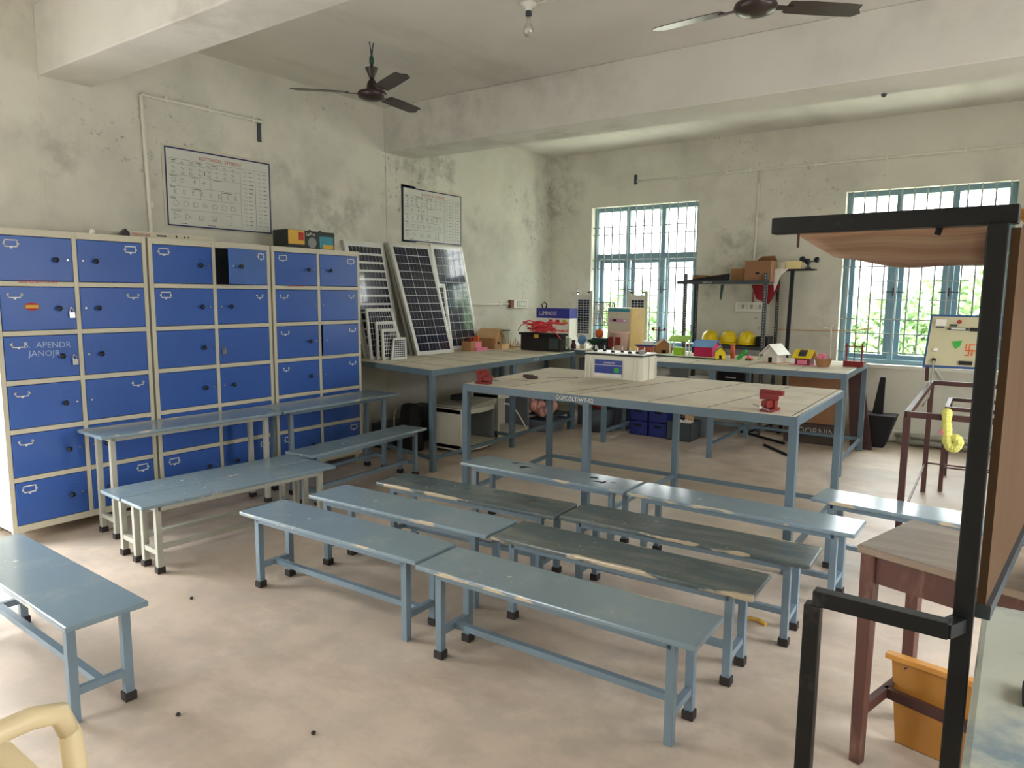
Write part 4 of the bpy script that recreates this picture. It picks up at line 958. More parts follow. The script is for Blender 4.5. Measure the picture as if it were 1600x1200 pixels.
tag(MB().box(-4.21, -4.17, YW-0.012, YW, 2.96, 3.08).build('wall_bracket', dgrey, bevel=0.002), 'dark iron plate at the left end of the back wall conduit', 'bracket')
conduit('short white conduit between the tall solar panels and the wall socket', [(xc, 6.70, 1.41), (xc, 7.60, 1.425)], 0.012, [(xc, 7.4, 1.42)])
t = thing('wall_socket', 'white switch and socket box on the left wall near the corner', 'socket', (XW, 7.8, 1.42))
MB().box(XW, XW+0.05, 7.60, 7.66, 1.375, 1.475).build('brown_box_side', mat('brown_switch_box', (130, 80, 60), 0.6), t)
MB().box(XW, XW+0.05, 7.66, 7.98, 1.37, 1.475).build('socket_box', white, t, bevel=0.003)
MB().box(XW+0.05, XW+0.055, 7.72, 7.95, 1.385, 1.46).build('switch_plate', legpale, t)
for k in range(4): MB().box(XW+0.055, XW+0.06, 7.735+0.05*k, 7.765+0.05*k, 1.40, 1.445).build('switch', white, t)
t = thing('switchboard', 'white switchboard with rows of switches on the back wall between the windows', 'switchboard', (-2.63, YW, 1.42))
MB().box(-2.81, -2.47, YW-0.06, YW, 1.365, 1.48).build('board_box', white, t, bevel=0.003)
for k in range(6): MB().box(-2.785+0.05*k, -2.755+0.05*k, YW-0.066, YW-0.06, 1.39+0.01*(k % 2), 1.45).build('switch', legpale if k % 2 else offw, t)
MB().tube([(-2.62, YW-0.01, 1.48), (-2.62, YW-0.02, 1.60)], 0.006, 6).build('red_lead', redink, t)
tag(MB().tube([(-2.38, YW-0.02, 1.19), (-2.30, YW-0.02, 1.17), (-1.95, YW-0.012, 1.168), (-1.5, YW-0.012, 1.185), (-1.32, YW+0.02, 1.215)], 0.008, 6).build('wall_cable', lbrown, smooth=True), 'brown cable running along the back wall to the right window', 'cable')
tag(MB().bar((-0.72, YW-0.01, 0.83), (-0.62, YW-0.05, 0.70), 0.012).build('white_stick', white), 'thin white stick hanging from the right window sill', 'stick')

# ceiling fans and bulb
def fan(label, x, y, zc, angs, rad=0.60):
    t = thing('ceiling_fan', label, 'fan', (x, y, zc), 0, 'brown ceiling fans')
    MB().tube([(x, y-0.02, HC), (x-0.005, y, HC-0.06), (x, y, HC-0.13)], 0.006, 6).tube([(x, y+0.02, HC), (x+0.01, y, HC-0.06), (x, y, HC-0.13)], 0.005, 6).build('hook', dgrey, t)
    MB().lathe([(0.012, HC-0.16), (0.018, HC-0.15), (0.018, HC-0.12), (0.012, HC-0.10)], (x, y, 0), 12).build('shackle', dkgreen, t, smooth=True)
    MB().tube([(x, y, HC-0.12), (x, y, zc+0.09)], 0.011, 10).build('down_rod', brown, t, smooth=True)
    MB().lathe([(0.014, zc+0.125), (0.022, zc+0.14), (0.048, zc+0.20), (0.05, zc+0.205), (0.044, zc+0.205), (0.014, zc+0.15)], (x, y, 0), 18).build('canopy', brown, t, smooth=True)
    MB().lathe([(0.014, zc+0.13), (0.035, zc+0.10), (0.045, zc+0.045), (0.105, zc+0.03), (0.112, zc+0.012), (0.10, zc-0.012), (0.05, zc-0.03), (0.001, zc-0.034)], (x, y, 0), 28).build('motor', brown, t, smooth=True)
    for a in angs:
        c, s = math.cos(R(a)), math.sin(R(a)); M = Matrix.Translation((x, y, zc+0.02)) @ Matrix.Rotation(R(a), 4, 'Z') @ Matrix.Rotation(R(-9), 4, 'X')
        bl = MB(); n = 8; vs = []
        prof = [(0.17, 0.050), (0.19, 0.058), (0.30, 0.062), (0.42, 0.062), (0.52, 0.060), (0.565, 0.058), (rad, 0.020)]
        up_ = [(u, w_) for u, w_ in prof]; 
        vs = [(u, w_, 0.004*math.sin(u*4)) for u, w_ in prof]+[(u-(0.03 if i == len(prof)-1 else 0), -w_, 0.004*math.sin(u*4)) for i, (u, w_) in enumerate(prof)]
        k = len(prof); vs2 = vs+[(a_, b_, c_-0.004) for a_, b_, c_ in vs]
        fs = []
        for i in range(k-1): fs += [(i, i+1, k+i+1, k+i), (2*k+i, 3*k+i, 3*k+i+1, 2*k+i+1)]
        ring = list(range(k))+list(range(2*k-1, k-1, -1))
        for i in range(len(ring)): p_, q_ = ring[i], ring[(i+1) % len(ring)]; fs.append((p_, q_, q_+2*k, p_+2*k))
        bl.add(vs2, fs); bl.rot(M); bo = bl.build('blade', brown, t)
        ar = MB().box(0.09, 0.20, -0.02, 0.02, -0.008, -0.003); ar.rot(M); ar.build('blade_arm', brown, bo)
fan('brown ceiling fan in front of the beam, above the lockers and low benches', -4.16, 3.99, 3.03, (98, -22, -134))
fan('brown ceiling fan at the top edge, half cut by the frame, right of the bulb', -1.28, 3.99, 3.05, (176, 42, 286))
t = thing('light_bulb', 'bare clear light bulb hanging from a round white ceiling rose', 'lamp', (-2.77, 4.05, HC))
MB().lathe([(0.055, HC), (0.05, HC-0.015), (0.022, HC-0.02), (0.02, HC-0.05), (0.001, HC-0.05)], (-2.77, 4.05, 0), 18).build('ceiling_rose', white, t, smooth=True)
MB().lathe([(0.02, HC-0.05), (0.021, HC-0.075), (0.016, HC-0.08)], (-2.77, 4.05, 0), 14).build('holder_ring', dgrey, t, smooth=True)
MB().lathe([(0.014, HC-0.08), (0.015, HC-0.12), (0.034, HC-0.155), (0.036, HC-0.175), (0.025, HC-0.20), (0.001, HC-0.208)], (-2.77, 4.05, 0), 18).build('bulb_glass', bulbg, t, smooth=True)
MB().lathe([(0.010, HC-0.08), (0.008, HC-0.15), (0.003, HC-0.155)], (-2.77, 4.05, 0), 10).build('glass_stem', white, t, smooth=True)
tag(MB().tube([(-2.71, 4.06, HC-0.008), (XR, 4.35, HC-0.008)], 0.007, 6).build('ceiling_cable', offw, smooth=True), 'thin cable fixed along the ceiling to the right of the bulb', 'cable')
tag(MB().lathe([(0.02, 2.98), (0.016, 2.965), (0.001, 2.955)], (PX(1382, 136, 5.84).x, 5.84, 0), 8).build('iron_hook', dgrey), 'little dark iron stub under the far ceiling beam', 'hook')

# ================================================================ slotted steel rack behind the back worktable
t = thing('steel_rack', 'grey slotted angle rack between the windows with one high shelf', 'rack', (-2.78, 8.2, 0))
for (x, y) in ((-3.24, 8.0), (-2.30, 8.0), (-3.30, 8.5), (-2.30, 8.5)):
    sx = 1 if x < -2.8 else -1; sy = 1 if y < 8.2 else -1
    p_ = MB().box(x-0.002, x+0.002, y, y+sy*0.036, 0, 1.80).box(min(x, x+sx*0.036), max(x, x+sx*0.036), y-0.002, y+0.002, 0, 1.80).build('post', dgrey, t)
    h = MB()
    for k in range(60):
        z = 0.03+k*0.03
        if z < 1.78: h.box(min(x+sx*0.012, x+sx*0.024), max(x+sx*0.012, x+sx*0.024), 8.0-0.003 if y < 8.2 else y-0.003, 8.0-0.002 if y < 8.2 else y-0.002, z, z+0.012)
    h.build('slot', legpale, p_)
MB().box(-3.33, -2.27, 7.995, 8.51, 1.70, 1.703).box(-3.33, -2.27, 7.992, 7.997, 1.68, 1.72).build('shelf', dgrey, t)
MB().box(-3.24, -2.30, 8.0, 8.5, 0.985, 0.988).box(-3.24, -2.30, 7.992, 7.997, 0.955, 0.99).build('shelf', dgrey, t)
MB().box(-3.24, -2.30, 8.0, 8.5, 0.40, 0.403).box(-3.24, -2.30, 7.992, 7.997, 0.37, 0.41).build('shelf', dgrey, t)
text('GGPC/SLT', 0.03, (-3.02, 7.99, 1.688), (1, 0, 0), ZU, white, t, sx=0.8)
def helmet(px, label, rz):
    c = PX(px, 525, 8.2); t = thing('safety_helmet', label, 'helmet', (c.x, 8.2, 0.988), rz, 'yellow safety helmets on the rack')
    MB().lathe([(0.098, 0.02), (0.098, 0.05), (0.09, 0.10), (0.068, 0.14), (0.035, 0.158), (0.001, 0.162)], n=26, sy=1.2).build('shell', yellow, t, local=True, smooth=True)
    MB().lathe([(0.098, 0.015), (0.106, 0.012), (0.106, 0.02), (0.098, 0.024)], n=26, sy=1.25).build('brim', yellow, t, local=True, smooth=True)
    r_ = MB()
    for dx in (-0.03, 0, 0.03): r_.tube([(dx, 0.112*math.cos(a), 0.02+0.143*math.sin(a)) for a in [PI*k/10 for k in range(1, 10)]], 0.006, 6)
    r_.build('ridge', yellow, t, local=True, smooth=True)
helmet(1110, 'yellow safety helmet on the rack, the left one', 0.3)
helmet(1139, 'yellow safety helmet on the rack between the other two', 0.2)
helmet(1168, 'yellow safety helmet on the rack, nearest the black box', -0.1)
c = PX(1190, 530, 8.2)
t = tag(MB().box(c.x-0.045, c.x+0.09, 8.12, 8.32, 0.988, 1.10).build('black_case', tarp, bevel=0.006), 'black case on the rack shelf right of the helmets', 'case')
t = thing('cardboard_box', 'open brown cardboard box on top of the rack', 'box', (-2.45, 8.2, 1.703))
a = PX(1163, 436, 8.05); b_ = PX(1204, 436, 8.05)
MB().box(a.x, b_.x, 8.05, 8.27, 1.703, 1.935).build('carton', cardd, t, bevel=0.003)
MB().slab([(a.x+0.05, 8.27, 1.935), (b_.x, 8.27, 1.935), (b_.x, 8.18, 1.99), (a.x+0.15, 8.18, 1.985)], (0, 0, 1), 0.004).build('flap', cardb, t)
MB().box(a.x+0.12, a.x+0.16, 8.047, 8.05, 1.79, 1.81).build('hand_hole', ldark, t)
for px, w_, h_, m_, l in ((1096, 0.10, 0.055, cardd, 'flat brown carton at the left end of the rack top'), (1127, 0.09, 0.06, lbrown, 'small torn carton lying mid way on the rack top'), (1155, 0.09, 0.13, cardb, 'small orange-brown carton leaning on the big box on the rack')):
    c = PX(px, 430, 8.3)
    tag(MB().box(c.x-w_, c.x+w_*0.6, 8.28, 8.42, 1.703, 1.703+h_+0.03).build('small_carton', m_, bevel=0.003), l, 'box')
tag(MB().hexa([(-3.30, 8.03, 1.71), (-2.75, 8.06, 1.71), (-2.75, 8.12, 1.71), (-3.30, 8.10, 1.71)], [(-3.30, 8.03, 1.72), (-2.75, 8.06, 1.80), (-2.75, 8.12, 1.80), (-3.30, 8.10, 1.72)]).build('rolled_umbrella', tarp, bevel=0.006), 'black rolled bundle lying slanted on the rack top', 'roll')
tag(MB().box(-2.95, -2.64, 8.01, 8.10, 1.703, 1.72).build('paper_bundle', wcloth), 'flat white papers under the edge of the rack top', 'paper')
t = MB().hexa([(-2.50, 8.3, 1.52), (-2.36, 8.3, 1.46), (-2.36, 8.32, 1.46), (-2.50, 8.32, 1.52)], [(-2.56, 8.3, 1.68), (-2.24, 8.3, 1.68), (-2.24, 8.32, 1.68), (-2.56, 8.32, 1.68)])
tag(t.build('red_cloth', cloth), 'dark red cloth hanging below the rack top', 'cloth')
tag(MB().prism([(-2.88, 1.68), (-2.845, 1.68), (-2.87, 1.50), (-2.885, 1.52)], 'y', 8.20, 8.21).build('green_ribbon', dkgreen), 'thin green ribbon hanging below the rack top', 'ribbon')
tag(MB().prism([(-2.30, 1.85), (-2.13, 1.85), (-2.21, 1.78), (-2.27, 1.60)], 'y', 8.18, 8.19).build('paper_cone', wcloth), 'white paper pennant hanging beside the black stand', 'paper')

# black T shaped stand with boxes
t = thing('black_t_stand', 'thin black T shaped stand rising right of the rack', 'stand', (-2.13, 8.38, 0))
MB().bar((-2.17, 8.38, 0.0), (-2.13, 8.36, 1.83), 0.036).build('post', blackm, t)
MB().box(-2.42, -1.89, 8.30, 8.42, 1.83, 1.85).build('top_plate', blackm, t)
MB().bar((-2.35, 8.38, 0.012), (-1.95, 8.38, 0.012), 0.036, 0.024).bar((-2.17, 8.28, 0.012), (-2.17, 8.5, 0.012), 0.036, 0.024).build('foot', blackm, t)
for k, (x0, x1, h_, m_, l) in enumerate(((-2.41, -2.30, 0.075, ivorybox, 'pale yellow carton with a dark spot, left on the T stand'), (-2.295, -2.20, 0.08, livory, 'cream carton in the middle of the T stand'), (-2.195, -2.03, 0.085, ivorybox, 'yellowish carton beside the black lamps on the T stand'))):
    o_ = tag(MB().box(x0, x1, 8.31, 8.40, 1.85, 1.85+h_).build('small_carton', m_, bevel=0.002), l, 'box')
    if k == 0: MB().box(x0+0.03, x0+0.055, 8.307, 8.31, 1.87, 1.90).build('dark_spot', ldark, o_)
t = thing('black_spotlight', 'cluster of black knobbed lamp heads on the end of the T stand', 'lamp', (-1.96, 8.36, 1.85))
MB().bar((-1.97, 8.36, 1.85), (-1.97, 8.36, 1.93), 0.02).box(-2.0, -1.94, 8.34, 8.38, 1.85, 1.87).build('stem', black, t)
for (x, z) in ((-2.03, 1.955), (-1.975, 1.93), (-1.88, 1.945)):
    b = MB().lathe([(0.001, -0.03), (0.03, -0.02), (0.033, 0.01), (0.02, 0.03), (0.001, 0.032)], n=14); b.rot(Matrix.Translation((x, 8.35, z)) @ Matrix.Rotation(R(80), 4, 'X')); b.build('lamp_head', black, t, smooth=True)
MB().bar((-2.03, 8.36, 1.93), (-1.88, 8.36, 1.93), 0.012).build('cross_arm', black, t)

# ================================================================ things under the tables
t = thing('air_cooler', 'cream plastic air cooler shell lying open under the left worktable, frontmost one', 'air cooler', (-4.5, 5.5, 0), 0, 'cream plastic cooler shells')
def cooler(t, x0, x1, y0, y1, z1, curve=True):
    MB().box(x0, x1, y0, y0+0.03, 0.04, z1).build('front_panel', coolm, t, bevel=0.008)
    MB().box(x0+0.08, x1-0.08, y0-0.004, y0, 0.10, z1-0.07).box(x0+0.12, x1-0.12, y0-0.008, y0-0.004, 0.14, z1-0.12).build('moulding', coolm, t, bevel=0.003)
    MB().box(x0, x0+0.03, y0+0.03, y1, 0.04, z1).build('side_panel', coolm, t)
    MB().box(x0, x1, y1-0.03, y1, 0.04, z1).build('back_panel', cabg, t)
    n = 8; top = [(x0, y0), (x1, y0)]+[(x1+0.06*math.sin(PI*k/n), y0+(y1-y0)*k/n) for k in range(1, n)]+[(x1, y1), (x0, y1)]
    MB().prism(top, 'z', 0.03, 0.085).build('base_tray', coolm, t, bevel=0.004)
    MB().prism(top, 'z', z1-0.05, z1).build('top_rim', coolm, t, bevel=0.004)
    for (x, y) in ((x0+0.04, y0+0.05), (x1-0.04, y0+0.05), (x0+0.04, y1-0.05), (x1-0.04, y1-0.05)): MB().lathe([(0.02, 0), (0.02, 0.03)], (x, y, 0), 10).build('castor', black, t)
cooler(t, -4.70, -4.34, 5.26, 5.80, 0.44)
t = thing('air_cooler', 'cream plastic cooler shell with a curved black grille, farther under the left worktable', 'air cooler', (-4.5, 6.2, 0), 0, 'cream plastic cooler shells')
cooler(t, -4.78, -4.44, 6.0, 6.58, 0.50)
MB().tube([(-4.40, 6.05+0.4*k/8, 0.10+0.30*math.cos(k/8*PI/2)) for k in range(9)], 0.008, 6).build('curved_edge', white, t, smooth=True)
b = MB(); rn = random.Random(2)
tag(MB().hexa([(-4.72, 5.30, 0.442), (-4.30, 5.30, 0.442), (-4.30, 5.78, 0.442), (-4.70, 5.78, 0.442)], [(-4.70, 5.30, 0.455), (-4.30, 5.32, 0.46), (-4.30, 5.78, 0.50), (-4.70, 5.78, 0.49)]).build('folded_sheets', legpale, bevel=0.004), 'stack of dusty folded sheets on top of the nearest cooler shell', 'sheets')
tag(MB().box(-4.60, -4.50, 5.40, 5.60, 0.495, 0.55).build('black_bundle', tarp, bevel=0.015), 'small black bundle on top of the nearest cooler shell', 'bundle')
t = thing('backpack', 'black backpack with a pale strap beside the nearest cooler shell', 'bag', (-4.85, 5.10, 0))
MB().hexa([(-5.0, 5.02, 0.0), (-4.74, 5.02, 0.0), (-4.74, 5.20, 0.0), (-5.0, 5.20, 0.0)], [(-4.94, 5.05, 0.47), (-4.80, 5.05, 0.47), (-4.80, 5.17, 0.47), (-4.94, 5.17, 0.47)]).build('bag_body', tarp, t, bevel=0.03)
MB().tube([(-4.99, 5.01, 0.20), (-4.985, 5.01, 0.36), (-4.95, 5.03, 0.46)], 0.007, 6).build('strap', legpale, t)
tag(MB().box(-5.30, -5.03, 5.0, 5.5, 0, 0.24).build('storage_chest', dgrey, bevel=0.01), 'low dark chest on the floor under the left worktable behind the desk', 'chest')
tag(MB().box(-5.34, -5.06, 5.53, 5.79, 0, 0.36).build('storage_chest', dgrey, bevel=0.01), 'taller dark chest against the left wall behind the backpack', 'chest')
t = thing('yellow_machine', 'yellow painted machine part on the farther cooler shell', 'machine', (-4.7, 6.3, 0.50))
MB().box(-4.72, -4.55, 6.1, 6.4, 0.502, 0.60).build('housing', mat('dull_yellow', (170, 140, 50), 0.6), t, bevel=0.02)
b = MB().lathe([(0.05, 0), (0.05, 0.08)], n=16); b.rot(Matrix.Translation((-4.62, 6.08, 0.55)) @ Matrix.Rotation(R(90), 4, 'X')); b.build('drum', dgrey, t)
t = thing('low_black_rack', 'low black steel shelf under the far end of the left worktable', 'shelf', (-4.4, 6.85, 0))
MB().box(-4.65, -4.19, 6.66, 7.05, 0.19, 0.21).build('shelf_plate', dgrey, t)
for x in (-4.64, -4.20):
    for y in (6.67, 7.04): MB().box(x-0.012, x+0.012, y-0.012, y+0.012, 0, 0.19).build('leg', dgrey, t)
tag(MB().box(-4.60, -4.25, 6.70, 7.0, 0, 0.13).build('silver_case', cabg, bevel=0.02), 'grey metal case on the floor beneath the low black shelf', 'case')
t = MB()
for i in range(14): t.ball((-4.58+0.026*i, 6.75+0.07*math.sin(i*2.3), 0.27+0.03*math.sin(i*1.7)), 0.065, 8)
tag(t.build('plastic_bag', mat('pinkish_bag', (206, 150, 140), 0.4)), 'crumpled pinkish plastic bag on the low black shelf', 'bag')
tag(MB().box(-4.42, -4.33, 6.67, 6.70, 0.212, 0.32).build('orange_carton', cardb), 'small orange-tan carton against the pinkish plastic bag', 'box')
t = thing('red_drill', 'red power tool lying over a dark tub under the corner table', 'tool', (-4.0, 7.1, 0.3))
MB().lathe([(0.13, 0.0), (0.16, 0.26), (0.15, 0.26), (0.12, 0.02)], (-3.90, 7.20, 0), 18, sx=1.25).build('tub', dgrey, t, smooth=True)
b = MB()
for i in range(6): b.ball((-4.02+0.045*i, 7.14+0.03*(i % 2), 0.29+0.02*(i % 3)), 0.045, 8)
b.build('tool_body', red, t)
MB().tube([(-4.20, 7.18, 0.31), (-4.06, 7.14, 0.30)], 0.022, 10).build('white_nozzle', white, t, smooth=True)

# under the back worktable
for k, (x, z, l) in enumerate(((-3.41, 0, 'dark blue plastic crate on the floor, left one under the back worktable'), (-3.18, 0, 'dark blue plastic crate on the floor beside the grey metal box'), (-3.41, 0.157, 'dark blue plastic crate stacked on top at the left'), (-3.18, 0.157, 'dark blue plastic crate stacked on top, nearest the grey metal box'))):
    t = thing('plastic_crate', l, 'crate', (x, 7.4, z), 0, 'dark blue crates')
    b = MB(); w = 0.11; d = 0.16; h = 0.155
    b.box(x-w, x+w, 7.4-d, 7.4+d, z, z+0.01).box(x-w, x+w, 7.4-d, 7.4-d+0.01, z, z+h).box(x-w, x+w, 7.4+d-0.01, 7.4+d, z, z+h).box(x-w, x-w+0.01, 7.4-d, 7.4+d, z, z+h).box(x+w-0.01, x+w, 7.4-d, 7.4+d, z, z+h)
    b.build('crate_shell', bluec, t, bevel=0.003)
    MB().box(x-0.04, x+0.04, 7.4-d-0.003, 7.4-d, z+0.10, z+0.125).build('hand_hold', ldark, t)
t = thing('metal_box', 'open grey metal box with papers on the floor under the back worktable', 'box', (-2.92, 7.35, 0))
b = MB(); x0, x1, y0, y1, h = -3.06, -2.79, 7.20, 7.50, 0.20
b.box(x0, x1, y0, y1, 0, 0.01).box(x0, x1, y0, y0+0.008, 0, h).box(x0, x1, y1-0.008, y1, 0, h).box(x0, x0+0.008, y0, y1, 0, h).box(x1-0.008, x1, y0, y1, 0, h)
b.build('drawer_shell', dgrey, t, bevel=0.002)
b = MB()
for i in range(5): b.ball((-2.99+0.03*i, 7.31+0.015*i, 0.16+0.008*(i % 2)), 0.045, 7)
tag(b.build('white_papers', wcloth), 'crumpled white paper heaped in the grey metal box', 'paper')
tag(MB().prism([(-2.93, 0.14), (-2.84, 0.14), (-2.88, 0.30), (-2.95, 0.29)], 'y', 7.42, 7.45).build('brown_paper', lbrown), 'brown folded card standing in the grey metal box', 'paper')
t = thing('black_cabinet', 'black cabinet with a light wooden top on the lower shelf of the rack', 'cabinet', (-2.6, 8.2, 0.403))
a = PX(1120, 590, 8.06); b_ = PX(1163, 590, 8.06)
MB().box(a.x, b_.x, 8.06, 8.4, 0.403, 0.69).build('case', tarp, t, bevel=0.004)
MB().box(a.x-0.02, b_.x+0.01, 8.05, 8.42, 0.69, 0.73).build('wooden_top', cardb, t, bevel=0.004)
MB().box(a.x+0.10, a.x+0.22, 8.056, 8.06, 0.62, 0.63).build('label', white, t)
for k, px in enumerate((1044, 1058)):
    a = PX(px, 590, 7.5)
    o_ = tag(MB().slab([(a.x-0.02, 7.61, 0.397), (a.x+0.07, 7.63, 0.397), (a.x+0.04, 7.72, 0.80), (a.x-0.06, 7.70, 0.80)], (0, 1, 0), 0.02).build('steel_sheet', grey, bevel=0.003),
        ['slanted grey steel panel under the back worktable, behind the battery', 'slanted grey steel panel under the back worktable, next to the rack post'][k], 'panel', 'slanted steel panels')
t = thing('low_steel_stand', 'plain dark steel stand under the back worktable holding slanted panels', 'stand', (-3.3, 7.62, 0))
MB().box(-3.50, -2.99, 7.58, 7.80, 0.36, 0.395).build('stand_top', dgrey, t)
for x in (-3.48, -3.01): MB().box(x-0.015, x+0.015, 7.76, 7.79, 0, 0.36).build('leg', dgrey, t)
for x in (-3.48, -3.01): MB().box(x-0.015, x+0.015, 7.585, 7.61, 0, 0.36).build('leg', dgrey, t)
b = MB()
for i in range(6): b.ball((PX(1032, 585, 7.55).x-0.08+0.02*i, 7.64, 0.66+0.02*(i % 2)), 0.05, 7)
t = thing('paper_carton', 'carton of crumpled paper partly hidden by the big white battery', 'box', (-3.42, 7.58, 0.395))
c = PX(1032, 585, 7.55)
MB().box(c.x-0.09, c.x+0.04, 7.60, 7.72, 0.395, 0.64).build('carton', tarp, t)
b.build('crumpled_paper', wcloth, t)
t = thing('white_tray', 'white plastic tray between the slanted panels and the black cabinet', 'tray', (-2.75, 7.6, 0))
c = PX(1093, 592, 7.5)
MB().hexa([(c.x-0.08, 7.45, 0.62), (c.x+0.08, 7.45, 0.62), (c.x+0.08, 7.65, 0.62), (c.x-0.08, 7.65, 0.62)], [(c.x-0.10, 7.43, 0.67), (c.x+0.10, 7.43, 0.67), (c.x+0.10, 7.67, 0.67), (c.x-0.10, 7.67, 0.67)]).build('tray_body', white, t, bevel=0.004)
MB().box(c.x-0.05, c.x+0.07, 7.54, 7.63, 0, 0.62).build('pedestal', cabg, t)
# brown carton sheet with lettering, scrap, tub
t = thing('cardboard_sheet', 'large brown cardboard carton leaning below the back worktable at its right end', 'box', (-1.68, 7.95, 0))
MB().hexa([(-1.99, 7.93, 0.22), (-1.42, 7.93, 0.22), (-1.42, 7.99, 0.22), (-1.99, 7.99, 0.22)], [(-2.02, 8.0, 0.86), (-1.47, 8.0, 0.86), (-1.47, 8.06, 0.86), (-2.02, 8.06, 0.86)]).build('carton', cardd, t, bevel=0.004)
t2 = thing('lettered_board', 'dark board with faded white lettering at the foot of the brown carton', 'board', (-1.7, 7.96, 0))
MB().box(-2.02, -1.43, 7.92, 8.02, 0.0, 0.21).build('board', mat('dark_card', (74, 62, 52), 0.8), t2)
text('TOORNING', 0.105, (-1.94, 7.918, 0.10), (1, 0, 0), ZU, legpale, t2, sx=0.9)
tag(MB().hexa([(-1.36, 7.95, 0.0), (-1.16, 7.95, 0.0), (-1.16, 8.02, 0.0), (-1.36, 8.02, 0.0)], [(-1.44, 8.05, 0.80), (-1.30, 8.05, 0.80), (-1.30, 8.08, 0.80), (-1.44, 8.08, 0.80)]).build('dark_plank', angle), 'dark brown plank leaning beside the brown cardboard carton', 'plank')
t = thing('plastic_bin', 'black plastic bin with a tall back piece beside the right leg of the back worktable', 'bin', (-1.25, 8.2, 0))
MB().hexa([(-1.32, 8.14, 0.0), (-1.08, 8.14, 0.0), (-1.08, 8.34, 0.0), (-1.32, 8.34, 0.0)], [(-1.38, 8.11, 0.34), (-0.98, 8.11, 0.34), (-0.98, 8.37, 0.34), (-1.38, 8.37, 0.34)]).build('bin_body', tarp, t, bevel=0.01)
MB().hexa([(-1.22, 8.25, 0.34), (-1.12, 8.25, 0.34), (-1.12, 8.30, 0.34), (-1.22, 8.30, 0.34)], [(-1.17, 8.28, 0.72), (-1.12, 8.28, 0.72), (-1.12, 8.31, 0.72), (-1.17, 8.31, 0.72)]).build('tall_back', tarp, t)
rn = random.Random(9)
for k, (p_, q_, l) in enumerate((((-2.60, 8.14, 0.012), (-1.95, 7.70, 0.012), 'black steel angle lying on the floor under the back worktable'),
    ((-2.45, 7.98, 0.02), (-1.95, 7.97, 0.25), 'dark steel rod leaning below the back worktable'),
    ((-2.10, 7.50, 0.012), (-1.75, 7.12, 0.012), 'short black bar on the floor between the back worktable legs'))):
    tag(MB().bar(p_, q_, 0.022).build('steel_bar', tarp), l, 'bar', 'scrap bars under the back worktable')
for k in range(3):
    z = (0.03, 0.10, 0.05)[k]; y = YW-0.05-(0.05, 0.06, 0.14)[k]
    tag(MB().tube([(-0.98, y, z), (XR-0.1, y-0.02, z)], 0.028, 10).build('long_pipe', legpale if k != 1 else coolm, smooth=True),
        ['pale pipe on the floor lying against the back wall', 'pale pipe resting above the others against the back wall', 'pale pipe on the floor, farthest out from the back wall'][k], 'pipe', 'pipes along the back wall')

# ================================================================ trainer board on brown steel stands
t = thing('trainer_stand', 'tall brown angle-iron stand in front of the right window', 'stand', (-0.2, 5.5, 0), 0, 'brown steel stands')
f = MB(); A = [(-0.50, 4.62), (0.35, 4.66), (0.30, 6.50), (-0.55, 6.48)]
for i in range(4): f.bar((*A[i], 0.885), (*A[(i+1) % 4], 0.885), 0.03, 0.034)
f.build('top_frame', angle, t)
for (x, y) in A: MB().box(x-0.017, x+0.017, y-0.017, y+0.017, 0, 0.87).build('leg', angle, t)
for (i, j, z) in ((0, 3, 0.24), (0, 1, 0.22), (3, 2, 0.24)): MB().bar((*A[i], z), (*A[j], z), 0.012).build('rail', angle, t)
t = thing('small_stand', 'lower brown angle-iron stand standing behind the tall one', 'stand', (-0.2, 7.0, 0), 0, 'brown steel stands')
f = MB(); B = [(-0.44, 6.58), (0.30, 6.62), (0.26, 7.25), (-0.46, 7.22)]
for i in range(4): f.bar((*B[i], 0.675), (*B[(i+1) % 4], 0.675), 0.03, 0.03)
f.build('top_frame', angle, t)
for (x, y) in B: MB().box(x-0.015, x+0.015, y-0.015, y+0.015, 0, 0.665).build('leg', angle, t)
MB().bar((*B[0], 0.2), (*B[1], 0.2), 0.012).build('rail', angle, t)
t = thing('trainer_board', 'cream electrical trainer board with a blue edge standing before the right window', 'board', (-0.3, 6.45, 0.9))
a, b_, c, d = PX(1441, 573, 6.42), PX(1556, 579, 6.42), PX(1568, 494, 6.50), PX(1455, 491, 6.50)
n = (b_-a).cross(d-a).normalized(); n = n if n.y < 0 else -n
def TB(u, v, e=0): return (a*(1-u)+b_*u)*(1-v)+(d*(1-u)+c*u)*v+n*e
MB().slab([TB(0, 0), TB(1, 0), TB(1, 1), TB(0, 1)], -n, 0.03).build('edge_frame', mat('blue_edging', (50, 84, 140), 0.5), t)
MB().slab([TB(0.03, 0.04, 0.002), TB(0.97, 0.04, 0.002), TB(0.97, 0.96, 0.002), TB(0.03, 0.96, 0.002)], n, 0.002).build('face_sheet', trainer, t)
def patch(name, u0, v0, u1, v1, m_, e=0.006, th=0.004): return MB().slab([TB(u0, v0, e), TB(u1, v0, e), TB(u1, v1, e), TB(u0, v1, e)], n, th).build(name, m_, t)
patch('meter', 0.09, 0.78, 0.24, 0.90, white, th=0.015); patch('meter_foot', 0.10, 0.745, 0.22, 0.77, dgrey)
b = MB().lathe([(0.016, 0), (0.014, 0.006)], n=14); b.rot(Matrix.Translation(TB(0.42, 0.87, 0.005)) @ Matrix.Rotation(R(90), 4, 'X')); b.build('red_knob', redink, t)
patch('black_block', 0.27, 0.71, 0.56, 0.755, dgrey, th=0.01); patch('black_block', 0.58, 0.70, 0.78, 0.76, black, th=0.012); patch('black_block', 0.29, 0.78, 0.40, 0.82, dgrey)
patch('white_label', 0.32, 0.722, 0.52, 0.742, white, e=0.017, th=0.001)
